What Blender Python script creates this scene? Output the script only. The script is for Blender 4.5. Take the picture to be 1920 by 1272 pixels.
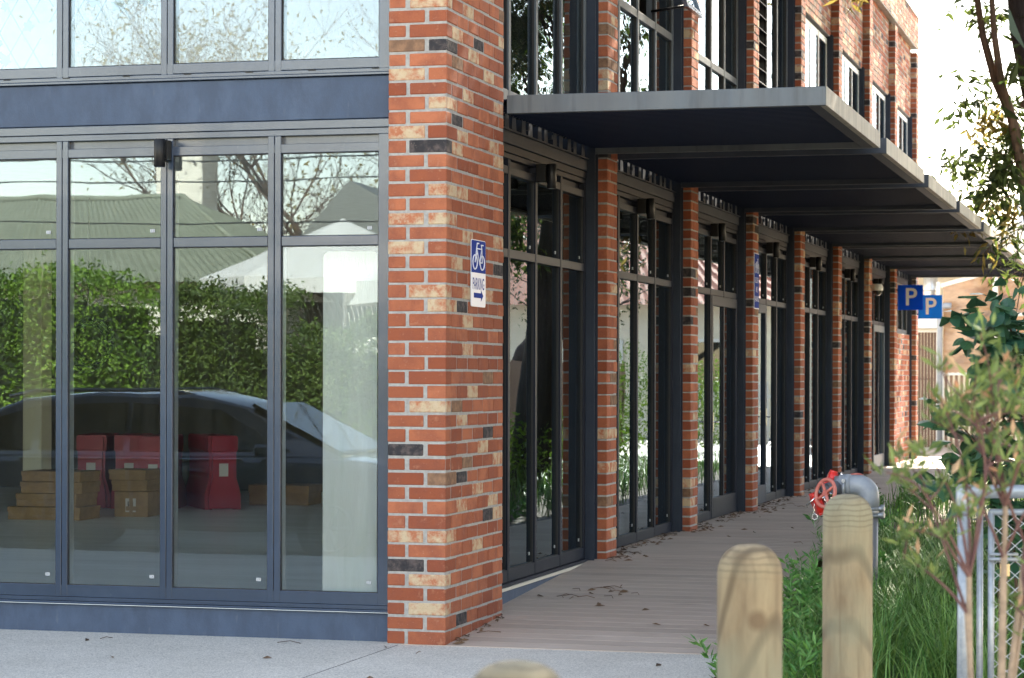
import bpy, math, random
import numpy as np
from mathutils import Vector, Matrix
R = math.radians
random.seed(7); rng = np.random.default_rng(7)
S = bpy.context.scene
for o in list(bpy.data.objects): bpy.data.objects.remove(o)
COL = S.collection

# ------------------------------------------------------------------ camera
cd = bpy.data.cameras.new("camera"); cam = bpy.data.objects.new("camera", cd); COL.objects.link(cam)
cd.sensor_width = 36; cd.lens = 85; cd.shift_y = 0.0365; cd.clip_end = 3000; cd.clip_start = 0.1
cam.matrix_world = Matrix.Translation((4.263, -14.198, 1.654)) @ Matrix.Rotation(R(15.15), 4, 'Z') @ Matrix.Rotation(R(90), 4, 'X') @ Matrix.Rotation(0.0026, 4, 'Z')
cd.dof.use_dof = True; cd.dof.focus_distance = 16.2; cd.dof.aperture_fstop = 6.3
S.camera = cam

# ------------------------------------------------------------------ sky and sun
SUN_EL = R(36); SUN_DIR = Vector((0.105, 0.99, 0)).normalized()      # towards the sun, on the ground
w = bpy.data.worlds.new("World"); S.world = w; w.use_nodes = True
wn = w.node_tree; bg = wn.nodes["Background"]
sky = wn.nodes.new("ShaderNodeTexSky"); sky.sky_type = 'NISHITA'; sky.sun_disc = False
sky.sun_elevation = SUN_EL
sky.sun_rotation = math.atan2(SUN_DIR.x, SUN_DIR.y)
sky.air_density = .9; sky.dust_density = .2; sky.ozone_density = 3.2
wb = wn.nodes.new("ShaderNodeMix"); wb.data_type = 'RGBA'; wb.blend_type = 'MULTIPLY'; wb.inputs[0].default_value = 1; wb.inputs[7].default_value = (1.46, 1.0, .68, 1)   # camera white balance for open shade
wn.links.new(sky.outputs[0], wb.inputs[6]); wn.links.new(wb.outputs[2], bg.inputs[0]); bg.inputs[1].default_value = 0.12
ld = bpy.data.lights.new("sun", 'SUN'); ld.energy = 4.0; ld.angle = R(0.5); ld.color = (1, .90, .74)
sun = bpy.data.objects.new("sun", ld); COL.objects.link(sun)
sv = Vector((SUN_DIR.x * math.cos(SUN_EL), SUN_DIR.y * math.cos(SUN_EL), math.sin(SUN_EL)))
sun.rotation_euler = sv.to_track_quat('Z', 'Y').to_euler(); sun.location = (0, 0, 30)
vs = S.view_settings; vs.view_transform = 'Standard'; vs.look = 'None'; vs.exposure = 3.15; vs.gamma = 1; vs.use_curve_mapping = False
S.render.engine = 'CYCLES'
c = S.cycles; c.max_bounces = 10; c.transparent_max_bounces = 24; c.glossy_bounces = 5; c.diffuse_bounces = 4; c.transmission_bounces = 6
c.caustics_reflective = False; c.caustics_refractive = False

# ------------------------------------------------------------------ materials
def mat(name, base=(.5, .5, .5), rough=.6, metal=0., var=None, nscale=6., bump=0., bscale=40., spec=.5, coat=0., attr=None, detail=5, stretch=None, coords='Object', trans=0., vamt=1.0, var2=None, n2=.6):
    """principled material; base mottled towards var by noise, var2 by a second large noise, bump from fine noise"""
    m = bpy.data.materials.new(name); m.use_nodes = True
    N = m.node_tree.nodes; L = m.node_tree.links; P = N["Principled BSDF"]
    P.inputs['Roughness'].default_value = rough; P.inputs['Metallic'].default_value = metal
    P.inputs['Specular IOR Level'].default_value = spec; P.inputs['Coat Weight'].default_value = coat
    P.inputs['Base Color'].default_value = (*base, 1)
    tc = N.new("ShaderNodeTexCoord"); src = tc.outputs[coords]
    if stretch:
        mp = N.new("ShaderNodeMapping"); mp.inputs['Scale'].default_value = stretch; L.new(src, mp.inputs[0]); src = mp.outputs[0]
    col = None
    if attr:
        a = N.new("ShaderNodeAttribute"); a.attribute_name = 'bk'; sp = N.new("ShaderNodeSeparateColor"); L.new(a.outputs['Color'], sp.inputs[0])
        mx = N.new("ShaderNodeMix"); mx.data_type = 'RGBA'; mx.inputs[6].default_value = (*base, 1); mx.inputs[7].default_value = (*attr, 1)
        L.new(sp.outputs[1], mx.inputs[0]); col = mx.outputs[2]
    def noise(sc, det, lo, hi):
        n = N.new("ShaderNodeTexNoise"); n.inputs['Scale'].default_value = sc; n.inputs['Detail'].default_value = det; n.inputs['Roughness'].default_value = .65
        L.new(src, n.inputs['Vector']); r = N.new("ShaderNodeMapRange"); r.inputs[1].default_value = lo; r.inputs[2].default_value = hi
        L.new(n.outputs[0], r.inputs[0]); return r.outputs[0], n
    for vv, sc, am in ((var, nscale, vamt), (var2, n2, 1.)):
        if vv:
            f, n = noise(sc, detail, .38, .64)
            mx = N.new("ShaderNodeMix"); mx.data_type = 'RGBA'
            if am != 1.:
                mu = N.new("ShaderNodeMath"); mu.operation = 'MULTIPLY'; mu.inputs[1].default_value = am; L.new(f, mu.inputs[0]); f = mu.outputs[0]
            L.new(f, mx.inputs[0])
            if col is not None: L.new(col, mx.inputs[6])
            else: mx.inputs[6].default_value = (*base, 1)
            mx.inputs[7].default_value = (*vv, 1); col = mx.outputs[2]
    if col is not None: L.new(col, P.inputs['Base Color'])
    if bump:
        n = N.new("ShaderNodeTexNoise"); n.inputs['Scale'].default_value = bscale; n.inputs['Detail'].default_value = 6; L.new(src, n.inputs['Vector'])
        b = N.new("ShaderNodeBump"); b.inputs['Strength'].default_value = 1; b.inputs['Distance'].default_value = bump
        L.new(n.outputs[0], b.inputs['Height']); L.new(b.outputs[0], P.inputs['Normal'])
    if trans:
        tr = N.new("ShaderNodeBsdfTranslucent"); ms = N.new("ShaderNodeMixShader"); ms.inputs[0].default_value = trans
        if col is not None: L.new(col, tr.inputs[0])
        else: tr.inputs[0].default_value = (*base, 1)
        L.new(P.outputs[0], ms.inputs[1]); L.new(tr.outputs[0], ms.inputs[2]); L.new(ms.outputs[0], N["Material Output"].inputs[0])
    return m

def glass_mat(name, ior=1.75, tint=(.86, .9, .88), dist=.0002, scale=(2.2, 2.2, 1.6), fine=0., fscale=(2, 2, 12), dirt=.02):
    m = bpy.data.materials.new(name); m.use_nodes = True; N = m.node_tree.nodes; L = m.node_tree.links
    N.remove(N["Principled BSDF"]); out = N["Material Output"]
    tc = N.new("ShaderNodeTexCoord"); h = None
    for d, sc in ((dist, scale), (fine, fscale)):
        if not d: continue
        mp = N.new("ShaderNodeMapping"); mp.inputs['Scale'].default_value = sc; L.new(tc.outputs['Object'], mp.inputs[0])
        n = N.new("ShaderNodeTexNoise"); n.inputs['Scale'].default_value = 1; n.inputs['Detail'].default_value = 1.0; L.new(mp.outputs[0], n.inputs['Vector'])
        b = N.new("ShaderNodeBump"); b.inputs['Strength'].default_value = 1; b.inputs['Distance'].default_value = d; L.new(n.outputs[0], b.inputs['Height'])
        if h is not None: L.new(h, b.inputs['Normal'])
        h = b.outputs[0]
    fr = N.new("ShaderNodeFresnel"); fr.inputs[0].default_value = ior
    gl = N.new("ShaderNodeBsdfGlossy"); gl.inputs['Roughness'].default_value = 0.0; gl.inputs[0].default_value = (.72, .88, 1., 1)   # bluish low-e coating
    if h is not None: L.new(h, gl.inputs['Normal']); 
    tr = N.new("ShaderNodeBsdfTransparent"); tr.inputs[0].default_value = (*tint, 1)
    ms = N.new("ShaderNodeMixShader"); L.new(fr.outputs[0], ms.inputs[0]); L.new(tr.outputs[0], ms.inputs[1]); L.new(gl.outputs[0], ms.inputs[2])
    # thin film of dust, a little thicker in streaks
    df = N.new("ShaderNodeBsdfDiffuse"); df.inputs[0].default_value = (.55, .57, .55, 1)
    mp = N.new("ShaderNodeMapping"); mp.inputs['Scale'].default_value = (9, 9, .8); L.new(tc.outputs['Object'], mp.inputs[0])
    n = N.new("ShaderNodeTexNoise"); n.inputs['Scale'].default_value = 1.5; n.inputs['Detail'].default_value = 7; L.new(mp.outputs[0], n.inputs['Vector'])
    r = N.new("ShaderNodeMapRange"); r.inputs[1].default_value = .42; r.inputs[2].default_value = .8; r.inputs[3].default_value = dirt * .3; r.inputs[4].default_value = dirt * 3
    L.new(n.outputs[0], r.inputs[0]); m2 = N.new("ShaderNodeMixShader"); L.new(r.outputs[0], m2.inputs[0]); L.new(ms.outputs[0], m2.inputs[1]); L.new(df.outputs[0], m2.inputs[2])
    L.new(m2.outputs[0], out.inputs[0]); return m

def brick_mat(name, warm=1.):
    m = bpy.data.materials.new(name); m.use_nodes = True; N = m.node_tree.nodes; L = m.node_tree.links; P = N["Principled BSDF"]
    P.inputs['Roughness'].default_value = .88; P.inputs['Specular IOR Level'].default_value = .25
    a = N.new("ShaderNodeAttribute"); a.attribute_name = 'bk'; sp = N.new("ShaderNodeSeparateColor"); L.new(a.outputs['Color'], sp.inputs[0])
    tc = N.new("ShaderNodeTexCoord")
    ad = N.new("ShaderNodeVectorMath"); ad.operation = 'MULTIPLY_ADD'; ad.inputs[1].default_value = (13, 7, 29); L.new(a.outputs['Color'], ad.inputs[0]); L.new(tc.outputs['Object'], ad.inputs[2])
    def nz(sc, det=5, ro=.6):
        n = N.new("ShaderNodeTexNoise"); n.inputs['Scale'].default_value = sc; n.inputs['Detail'].default_value = det; n.inputs['Roughness'].default_value = ro; L.new(ad.outputs[0], n.inputs['Vector']); return n.outputs[0]
    def rmp(x, lo, hi, a0=0., a1=1.):
        r = N.new("ShaderNodeMapRange"); r.inputs[1].default_value = lo; r.inputs[2].default_value = hi; r.inputs[3].default_value = a0; r.inputs[4].default_value = a1; L.new(x, r.inputs[0]); return r.outputs[0]
    def mix(f, A, B):
        x = N.new("ShaderNodeMix"); x.data_type = 'RGBA'
        L.new(f, x.inputs[0])
        for i, v in ((6, A), (7, B)):
            if isinstance(v, tuple): x.inputs[i].default_value = (*v, 1)
            else: L.new(v, x.inputs[i])
        return x.outputs[2]
    def cmp(v):
        x = N.new("ShaderNodeMath"); x.operation = 'COMPARE'; x.inputs[1].default_value = v; x.inputs[2].default_value = .1; L.new(sp.outputs[0], x.inputs[0]); return x.outputs[0]
    red = mix(sp.outputs[1], (.255, .070, .034), (.45, .155, .078))
    red = mix(rmp(nz(7), .42, .68, 0, .75), red, (.22, .07, .045))
    red = mix(rmp(nz(14), .60, .78, 0, .5), red, (.62, .30, .17))
    tan = mix(rmp(nz(13), .43, .60), (.52, .40, .26), (.42, .155, .08))
    tan = mix(rmp(nz(40), .5, .7, 0, .6), tan, (.56, .46, .33))
    drk = mix(rmp(nz(22), .45, .7), (.035, .034, .038), (.12, .095, .09))
    brn = mix(rmp(nz(20), .4, .65), (.17, .10, .065), (.30, .17, .10))
    c1 = mix(cmp(.25), red, tan); c1 = mix(cmp(.5), c1, drk); c1 = mix(cmp(.75), c1, brn)
    # pits and dark flecks of the wire-cut face
    c1 = mix(rmp(nz(230, 2, .5), .62, .72, 0, .55), c1, (.09, .04, .03))
    c1 = mix(rmp(nz(110, 3), .66, .76, 0, .4), c1, (.72, .55, .42))
    L.new(c1, P.inputs['Base Color'])
    b = N.new("ShaderNodeBump"); b.inputs['Distance'].default_value = .007; b.inputs['Strength'].default_value = 1.; L.new(nz(55, 7, .75), b.inputs['Height']); L.new(b.outputs[0], P.inputs['Normal'])
    return m

M = {}
M['brick'] = brick_mat('brick')
def weather(m, col, sc, lo, hi, amt):
    N = m.node_tree.nodes; L = m.node_tree.links; P = N['Principled BSDF']; prev = P.inputs['Base Color'].links[0].from_socket
    tc = N.new('ShaderNodeTexCoord'); mp = N.new('ShaderNodeMapping'); mp.inputs['Scale'].default_value = sc; L.new(tc.outputs['Object'], mp.inputs[0])
    n = N.new('ShaderNodeTexNoise'); n.inputs['Scale'].default_value = 1.; n.inputs['Detail'].default_value = 5; L.new(mp.outputs[0], n.inputs['Vector'])
    r = N.new('ShaderNodeMapRange'); r.inputs[1].default_value = lo; r.inputs[2].default_value = hi; r.inputs[4].default_value = amt; L.new(n.outputs[0], r.inputs[0])
    x = N.new('ShaderNodeMix'); x.data_type = 'RGBA'; x.inputs[7].default_value = (*col, 1); L.new(r.outputs[0], x.inputs[0]); L.new(prev, x.inputs[6]); L.new(x.outputs[2], P.inputs['Base Color'])
M['mortar'] = mat('mortar', (.38, .37, .35), .95, var=(.29, .28, .265), nscale=30, bump=.003, bscale=160)
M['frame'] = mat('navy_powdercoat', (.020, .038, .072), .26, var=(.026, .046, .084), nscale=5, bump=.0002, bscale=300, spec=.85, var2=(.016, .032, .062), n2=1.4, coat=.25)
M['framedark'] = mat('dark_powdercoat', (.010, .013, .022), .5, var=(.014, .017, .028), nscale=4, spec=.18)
M['plinth'] = mat('navy_render', (.040, .066, .118), .62, var=(.054, .082, .138), nscale=3, bump=.0018, bscale=120, var2=(.034, .054, .096), n2=9, stretch=(1, 1, .5))
M['steel'] = mat('steel_paint', (.018, .026, .044), .55, var=(.026, .036, .056), nscale=3, bump=.0005, bscale=200, spec=.25)
M['fascia'] = mat('grey_fascia', (.085, .112, .142), .5, var=(.05, .062, .078), nscale=5, stretch=(1, 1, .15), bump=.0006, bscale=150, var2=(.115, .13, .14), n2=1.1)
M['fascialit'] = mat('weathered_lit_fascia', (.46, .43, .36), .55, var=(.30, .28, .24), nscale=8, stretch=(1, 1, .12), bump=.0008, bscale=150)  # outer fascia: warm light put into a paler colour, plus weather streaks
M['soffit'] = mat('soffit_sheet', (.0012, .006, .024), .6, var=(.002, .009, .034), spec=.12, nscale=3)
M['galv'] = mat('galvanised', (.34, .365, .39), .42, .5, var=(.26, .285, .31), nscale=25, bump=.0004, bscale=90)
M['mesh'] = mat('galvanised_wire', (.50, .52, .54), .4, .5)
M['white'] = mat('white_paint', (.78, .78, .76), .5, var=(.7, .7, .68), nscale=8)
M['inner'] = mat('pale_inner_frame', (.66, .71, .72), .5)
M['sealant'] = mat('cream_sealant', (.62, .56, .46), .7)
weather(M['fascia'], (.035, .042, .05), (16, 16, 1.2), .55, .72, .55); weather(M['fascialit'], (.14, .13, .11), (16, 16, 1.2), .55, .72, .5); weather(M['plinth'], (.12, .14, .17), (26, 26, 5), .66, .76, .35); weather(M['frame'], (.13, .15, .17), (60, 60, 14), .70, .78, .35); weather(M['mortar'], (.16, .15, .13), (3, 3, 5), .58, .72, .5)
M['black'] = mat('black_gloss', (.004, .004, .005), .4, spec=.3)
M['rubber'] = mat('black_rubber', (.01, .01, .011), .6)
M['glassA'] = glass_mat('window_glass', 1.72, (.96, .98, .985), .00085, (1.3, 1.3, 1.0), .00005, (3, 3, 7), .004)
M['glassB'] = glass_mat('side_window_glass', 1.95, (.96, .98, .97), .00035, (1.6, 1.6, 2.5), .00005, (3, 3, 9), .004)
M['glassU'] = glass_mat('upper_window_glass', 1.9, (.5, .55, .54), .0008, (2.0, 2.0, 5.5), .0012, (3.5, 3.5, 12), .01)
M['glassF'] = glass_mat('far_window_glass', 1.9, (.5, .55, .54), .00008, (2, 2, 2), 0., dirt=.01)
M['concrete'] = mat('concrete', (.80, .84, .80), .8, var=(.62, .68, .61), nscale=2.2, stretch=(3, 3, .35), bump=.0015, bscale=60, var2=(.72, .75, .71), n2=7)
M['intfloor'] = mat('interior_concrete_floor', (.74, .76, .70), .35, var=(.60, .62, .57), nscale=1.6, stretch=(.5, 2.5, 1), var2=(.80, .82, .78), n2=.9)
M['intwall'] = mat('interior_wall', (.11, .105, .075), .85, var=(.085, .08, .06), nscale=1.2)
M['intcream'] = mat('interior_cream', (.52, .50, .36), .8)
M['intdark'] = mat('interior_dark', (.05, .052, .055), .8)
M['rib'] = mat('soffit_rib', (.008, .016, .042), .5, spec=.25)  # ribs of the same sheet, their catch of light put into a paler colour
M['fasciashade'] = mat('shaded_fascia_paint', (.05, .062, .088), .5, var=(.035, .045, .065), nscale=5)  # near fascias behind the first awning, their shade put into a darker colour
M['deck'] = None
M['card'] = mat('cardboard', (.30, .19, .085), .8, var=(.23, .145, .065), nscale=6)
M['carddark'] = mat('cardboard_tape_print', (.30, .20, .11), .8, var=(.24, .16, .09), nscale=6)  # own colour of the tape and printed strips
M['redplastic'] = mat('red_plastic', (.28, .006, .018), .45, var=(.27, .006, .018), nscale=4, bump=.001, bscale=25)
M['label'] = mat('paper_label', (.50, .48, .42), .7)
M['ink'] = mat('ink', (.04, .035, .03), .7)
M['signblue'] = mat('sign_blue', (.008, .15, .75), .5, trans=.55, spec=.2)
M['signblue2'] = mat('sign_blue_bright', (.008, .22, .66), .5, var=(.008, .19, .6), nscale=3, trans=.2, spec=.2)
M['signnavy'] = mat('sign_navy', (.010, .035, .24), .7, spec=.08)
M['signwhite'] = mat('sign_white', (.70, .72, .80), .35)
M['signgrey'] = mat('sign_grey', (.80, .80, .79), .4)
M['asphalt'] = mat('asphalt', (.06, .06, .058), .85, var=(.045, .045, .045), nscale=3, bump=.003, bscale=120)
M['soil'] = mat('soil', (.06, .045, .03), .95, var=(.10, .075, .05), nscale=9, bump=.01, bscale=30)
M['hreds'] = mat('red_enamel', (.70, .03, .022), .35, coat=.3)
M['hpink'] = mat('faded_red_wheel', (.60, .20, .16), .6, var=(.5, .13, .10), nscale=30)
M['chrome'] = mat('chrome', (.75, .75, .75), .12, 1.)
M['pipe'] = mat('grey_pipe_paint', (.27, .30, .35), .42, var=(.33, .36, .40), nscale=12, bump=.0006, bscale=120)
M['pipedark'] = mat('dark_pipe', (.12, .13, .15), .45)
M['bark'] = mat('bark', (.16, .10, .065), .9, var=(.08, .055, .04), nscale=8, stretch=(3, 3, .6), bump=.02, bscale=12)
M['barkdark'] = mat('dark_bark', (.05, .04, .04), .9, var=(.025, .02, .022), nscale=8, stretch=(3, 3, .7), bump=.02, bscale=12)
M['twig'] = mat('dark_red_twig', (.09, .035, .035), .7, var=(.15, .07, .05), nscale=20)
M['stem'] = mat('pale_stem', (.34, .25, .17), .8, var=(.22, .16, .11), nscale=25)
M_ = None
def leafm(name, a, b, tr=.35, rough=.5): return mat(name, a, rough, attr=b, trans=tr, spec=.4)
M['leafhedge'] = leafm('hedge_leaf', (.06, .12, .015), (.21, .34, .035), .25)
M['leafolive'] = leafm('olive_leaf', (.045, .08, .02), (.14, .20, .035), .3)
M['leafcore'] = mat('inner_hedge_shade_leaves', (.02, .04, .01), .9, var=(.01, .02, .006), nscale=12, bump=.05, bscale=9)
M['leaftree'] = leafm('gum_leaf', (.025, .045, .02), (.07, .09, .025), .2)
M['leafgum'] = leafm('hanging_gum_leaf', (.03, .055, .018), (.12, .16, .035), .4)
M['leafyel'] = leafm('autumn_leaf', (.20, .17, .04), (.32, .24, .07), .35)
M['leafdark'] = leafm('glossy_leaf', (.02, .07, .045), (.06, .14, .06), .12, .3)
M['leafsilver'] = leafm('foreground_leaf', (.085, .135, .035), (.23, .29, .08), .3)
M['leafpink'] = leafm('withered_leaf', (.42, .20, .11), (.56, .38, .22), .35)
M['grass'] = leafm('grass_blade', (.045, .15, .025), (.22, .35, .09), .18)
M['groundleaf'] = leafm('groundcover_leaf', (.05, .17, .035), (.15, .32, .07), .25, .4)
M['deadleaf'] = mat('dead_leaf', (.16, .09, .045), .8, attr=(.06, .035, .02))
M['roofsheet'] = mat('olive_roof_sheet', (.20, .21, .15), .5, var=(.24, .25, .18), nscale=2)
M['roofgrey'] = mat('grey_roof_sheet', (.17, .17, .15), .5)
M['canvas'] = mat('white_canvas', (.92, .89, .82), .8, trans=.3)
M['hwall'] = mat('cream_wall', (.78, .72, .60), .8, var=(.70, .64, .53), nscale=2)
M['haze'] = mat('pale_tank', (.72, .74, .77), .8, var=(.66, .68, .71), nscale=.4)
M['carpaint'] = mat('dark_car_paint', (.05, .062, .085), .12, .0, coat=1., spec=.8)
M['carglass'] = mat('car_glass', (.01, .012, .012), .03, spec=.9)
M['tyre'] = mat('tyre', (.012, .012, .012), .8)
M['alloy'] = mat('alloy', (.09, .09, .10), .4, .6)
M['headlamp'] = mat('lamp_plastic', (.6, .62, .64), .1)
M['tail'] = mat('tail_lamp', (.5, .02, .01), .2)
M['amber'] = None
M['slat'] = mat('dark_timber', (.11, .065, .048), .7, var=(.17, .10, .07), nscale=4, stretch=(8, 8, .6))
M['slatpale'] = mat('pale_timber', (.30, .20, .14), .7, var=(.22, .14, .10), nscale=4, stretch=(8, 8, .6))
M['film'] = mat('etched_film', (.40, .50, .55), .7)
M['pad'] = mat('clear_pad', (.42, .44, .46), .4)
M['bluecrate'] = mat('blue_plastic', (.01, .05, .13), .45)
M['cobweb'] = mat('silver_duct', (.55, .56, .56), .3, .7)
M['terra'] = mat('terracotta_roof', (.42, .13, .07), .8, var=(.32, .10, .06), nscale=5)

# timber bollard: pale pine with grain lines, green tint, knots
def bollard_mat():
    m = mat('pine', (.29, .22, .125), .75, var=(.17, .12, .065), nscale=5, stretch=(2.2, 2.2, .45), bump=.0015, bscale=50)
    N = m.node_tree.nodes; L = m.node_tree.links; P = N["Principled BSDF"]
    prev = P.inputs['Base Color'].links[0].from_socket
    tc = N.new("ShaderNodeTexCoord"); info = N.new("ShaderNodeObjectInfo")
    ad = N.new("ShaderNodeVectorMath"); ad.operation = 'ADD'; L.new(tc.outputs['Object'], ad.inputs[0])
    cx = N.new("ShaderNodeCombineXYZ"); mu = N.new("ShaderNodeMath"); mu.operation = 'MULTIPLY'; mu.inputs[1].default_value = .35; L.new(info.outputs['Random'], mu.inputs[0]); L.new(mu.outputs[0], cx.inputs[0]); L.new(cx.outputs[0], ad.inputs[1])
    mp = N.new("ShaderNodeMapping"); mp.inputs['Scale'].default_value = (8, 8, 2.4); mp.inputs['Location'].default_value = (.3, .2, .1); L.new(ad.outputs[0], mp.inputs[0])
    wv = N.new("ShaderNodeTexWave"); wv.wave_type = 'RINGS'; wv.rings_direction = 'SPHERICAL'; wv.inputs['Scale'].default_value = .55; wv.inputs['Distortion'].default_value = 5.5; wv.inputs['Detail'].default_value = 2.5; wv.inputs['Detail Scale'].default_value = .8
    L.new(mp.outputs[0], wv.inputs['Vector'])
    r = N.new("ShaderNodeMapRange"); r.inputs[1].default_value = .8; r.inputs[2].default_value = 1.; r.inputs[4].default_value = .75; L.new(wv.outputs['Fac'], r.inputs[0])
    mx = N.new("ShaderNodeMix"); mx.data_type = 'RGBA'; mx.inputs[7].default_value = (.09, .06, .03, 1); L.new(r.outputs[0], mx.inputs[0]); L.new(prev, mx.inputs[6])
    n = N.new("ShaderNodeTexNoise"); n.inputs['Scale'].default_value = 3.; n.inputs['Detail'].default_value = 3; L.new(ad.outputs[0], n.inputs['Vector'])
    r2 = N.new("ShaderNodeMapRange"); r2.inputs[1].default_value = .45; r2.inputs[2].default_value = .65; r2.inputs[4].default_value = .7; L.new(n.outputs[0], r2.inputs[0])
    m3 = N.new("ShaderNodeMix"); m3.data_type = 'RGBA'; m3.inputs[7].default_value = (.22, .215, .14, 1); L.new(r2.outputs[0], m3.inputs[0]); L.new(mx.outputs[2], m3.inputs[6])
    vo = N.new("ShaderNodeTexVoronoi"); vo.inputs['Scale'].default_value = 5.5; L.new(ad.outputs[0], vo.inputs['Vector'])
    r3 = N.new("ShaderNodeMapRange"); r3.inputs[1].default_value = .09; r3.inputs[2].default_value = .2; r3.inputs[3].default_value = .75; r3.inputs[4].default_value = 0; L.new(vo.outputs['Distance'], r3.inputs[0])
    m4 = N.new("ShaderNodeMix"); m4.data_type = 'RGBA'; m4.inputs[7].default_value = (.11, .065, .03, 1); L.new(r3.outputs[0], m4.inputs[0]); L.new(m3.outputs[2], m4.inputs[6])
    mp2 = N.new("ShaderNodeMapping"); mp2.inputs['Scale'].default_value = (38, 38, 1.6); L.new(ad.outputs[0], mp2.inputs[0])
    n5 = N.new("ShaderNodeTexNoise"); n5.inputs['Scale'].default_value = 1.; n5.inputs['Detail'].default_value = 4; n5.inputs['Distortion'].default_value = .6; L.new(mp2.outputs[0], n5.inputs['Vector'])
    r5 = N.new("ShaderNodeMapRange"); r5.inputs[1].default_value = .56; r5.inputs[2].default_value = .72; r5.inputs[4].default_value = .6; L.new(n5.outputs[0], r5.inputs[0])
    m5 = N.new("ShaderNodeMix"); m5.data_type = 'RGBA'; m5.inputs[7].default_value = (.12, .085, .045, 1); L.new(r5.outputs[0], m5.inputs[0]); L.new(m4.outputs[2], m5.inputs[6])
    sx = N.new("ShaderNodeSeparateXYZ"); L.new(tc.outputs['Object'], sx.inputs[0]); ln = N.new("ShaderNodeMath"); ln.operation = 'MULTIPLY'; ln.inputs[1].default_value = 330; L.new(sx.outputs[2], ln.inputs[0])
    n6 = N.new("ShaderNodeTexNoise"); n6.inputs['Scale'].default_value = 9.; L.new(ad.outputs[0], n6.inputs['Vector']); a6 = N.new("ShaderNodeMath"); a6.operation = 'MULTIPLY_ADD'; a6.inputs[1].default_value = 9.; L.new(n6.outputs[0], a6.inputs[0]); L.new(ln.outputs[0], a6.inputs[2])
    s6 = N.new("ShaderNodeMath"); s6.operation = 'SINE'; L.new(a6.outputs[0], s6.inputs[0]); r6 = N.new("ShaderNodeMapRange"); r6.inputs[1].default_value = .55; r6.inputs[2].default_value = 1; r6.inputs[4].default_value = .65; L.new(s6.outputs[0], r6.inputs[0])
    r7 = N.new("ShaderNodeMapRange"); r7.inputs[1].default_value = 1.11; r7.inputs[2].default_value = 1.14; L.new(sx.outputs[2], r7.inputs[0]); f7 = N.new("ShaderNodeMath"); f7.operation = 'MULTIPLY'; L.new(r6.outputs[0], f7.inputs[0]); L.new(r7.outputs[0], f7.inputs[1])
    m6 = N.new("ShaderNodeMix"); m6.data_type = 'RGBA'; m6.inputs[7].default_value = (.09, .07, .04, 1); L.new(f7.outputs[0], m6.inputs[0]); L.new(m5.outputs[2], m6.inputs[6])
    L.new(m6.outputs[2], P.inputs['Base Color']); return m
M['pine'] = bollard_mat()

def deck_mat():
    m = mat('composite_decking', (.44, .355, .29), .62, var=(.48, .39, .325), nscale=2.5, var2=(.40, .32, .26), n2=.8, bump=.0006, bscale=150)
    N = m.node_tree.nodes; L = m.node_tree.links; P = N["Principled BSDF"]
    prev = P.inputs['Base Color'].links[0].from_socket
    tc = N.new("ShaderNodeTexCoord"); sx = N.new("ShaderNodeSeparateXYZ"); L.new(tc.outputs['Object'], sx.inputs[0])
    dv = N.new("ShaderNodeMath"); dv.operation = 'DIVIDE'; dv.inputs[1].default_value = .19; L.new(sx.outputs[1], dv.inputs[0])
    fl = N.new("ShaderNodeMath"); fl.operation = 'FLOOR'; L.new(dv.outputs[0], fl.inputs[0])
    wn_ = N.new("ShaderNodeTexWhiteNoise"); wn_.noise_dimensions = '1D'; L.new(fl.outputs[0], wn_.inputs['W'])
    hs = N.new("ShaderNodeHueSaturation"); r = N.new("ShaderNodeMapRange"); r.inputs[3].default_value = .9; r.inputs[4].default_value = 1.1; L.new(wn_.outputs[0], r.inputs[0]); L.new(r.outputs[0], hs.inputs['Value']); L.new(prev, hs.inputs['Color'])
    # scattered dark damp smudges
    mp = N.new("ShaderNodeMapping"); mp.inputs['Scale'].default_value = (2.2, 7, 1); L.new(tc.outputs['Object'], mp.inputs[0])
    n = N.new("ShaderNodeTexNoise"); n.inputs['Scale'].default_value = 1.; n.inputs['Detail'].default_value = 4; L.new(mp.outputs[0], n.inputs['Vector'])
    r2 = N.new("ShaderNodeMapRange"); r2.inputs[1].default_value = .62; r2.inputs[2].default_value = .74; r2.inputs[4].default_value = .35; L.new(n.outputs[0], r2.inputs[0])
    mx = N.new("ShaderNodeMix"); mx.data_type = 'RGBA'; mx.inputs[7].default_value = (.12, .085, .075, 1); L.new(r2.outputs[0], mx.inputs[0]); L.new(hs.outputs[0], mx.inputs[6])
    L.new(mx.outputs[2], P.inputs['Base Color']); return m
M['deck'] = deck_mat()

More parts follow.
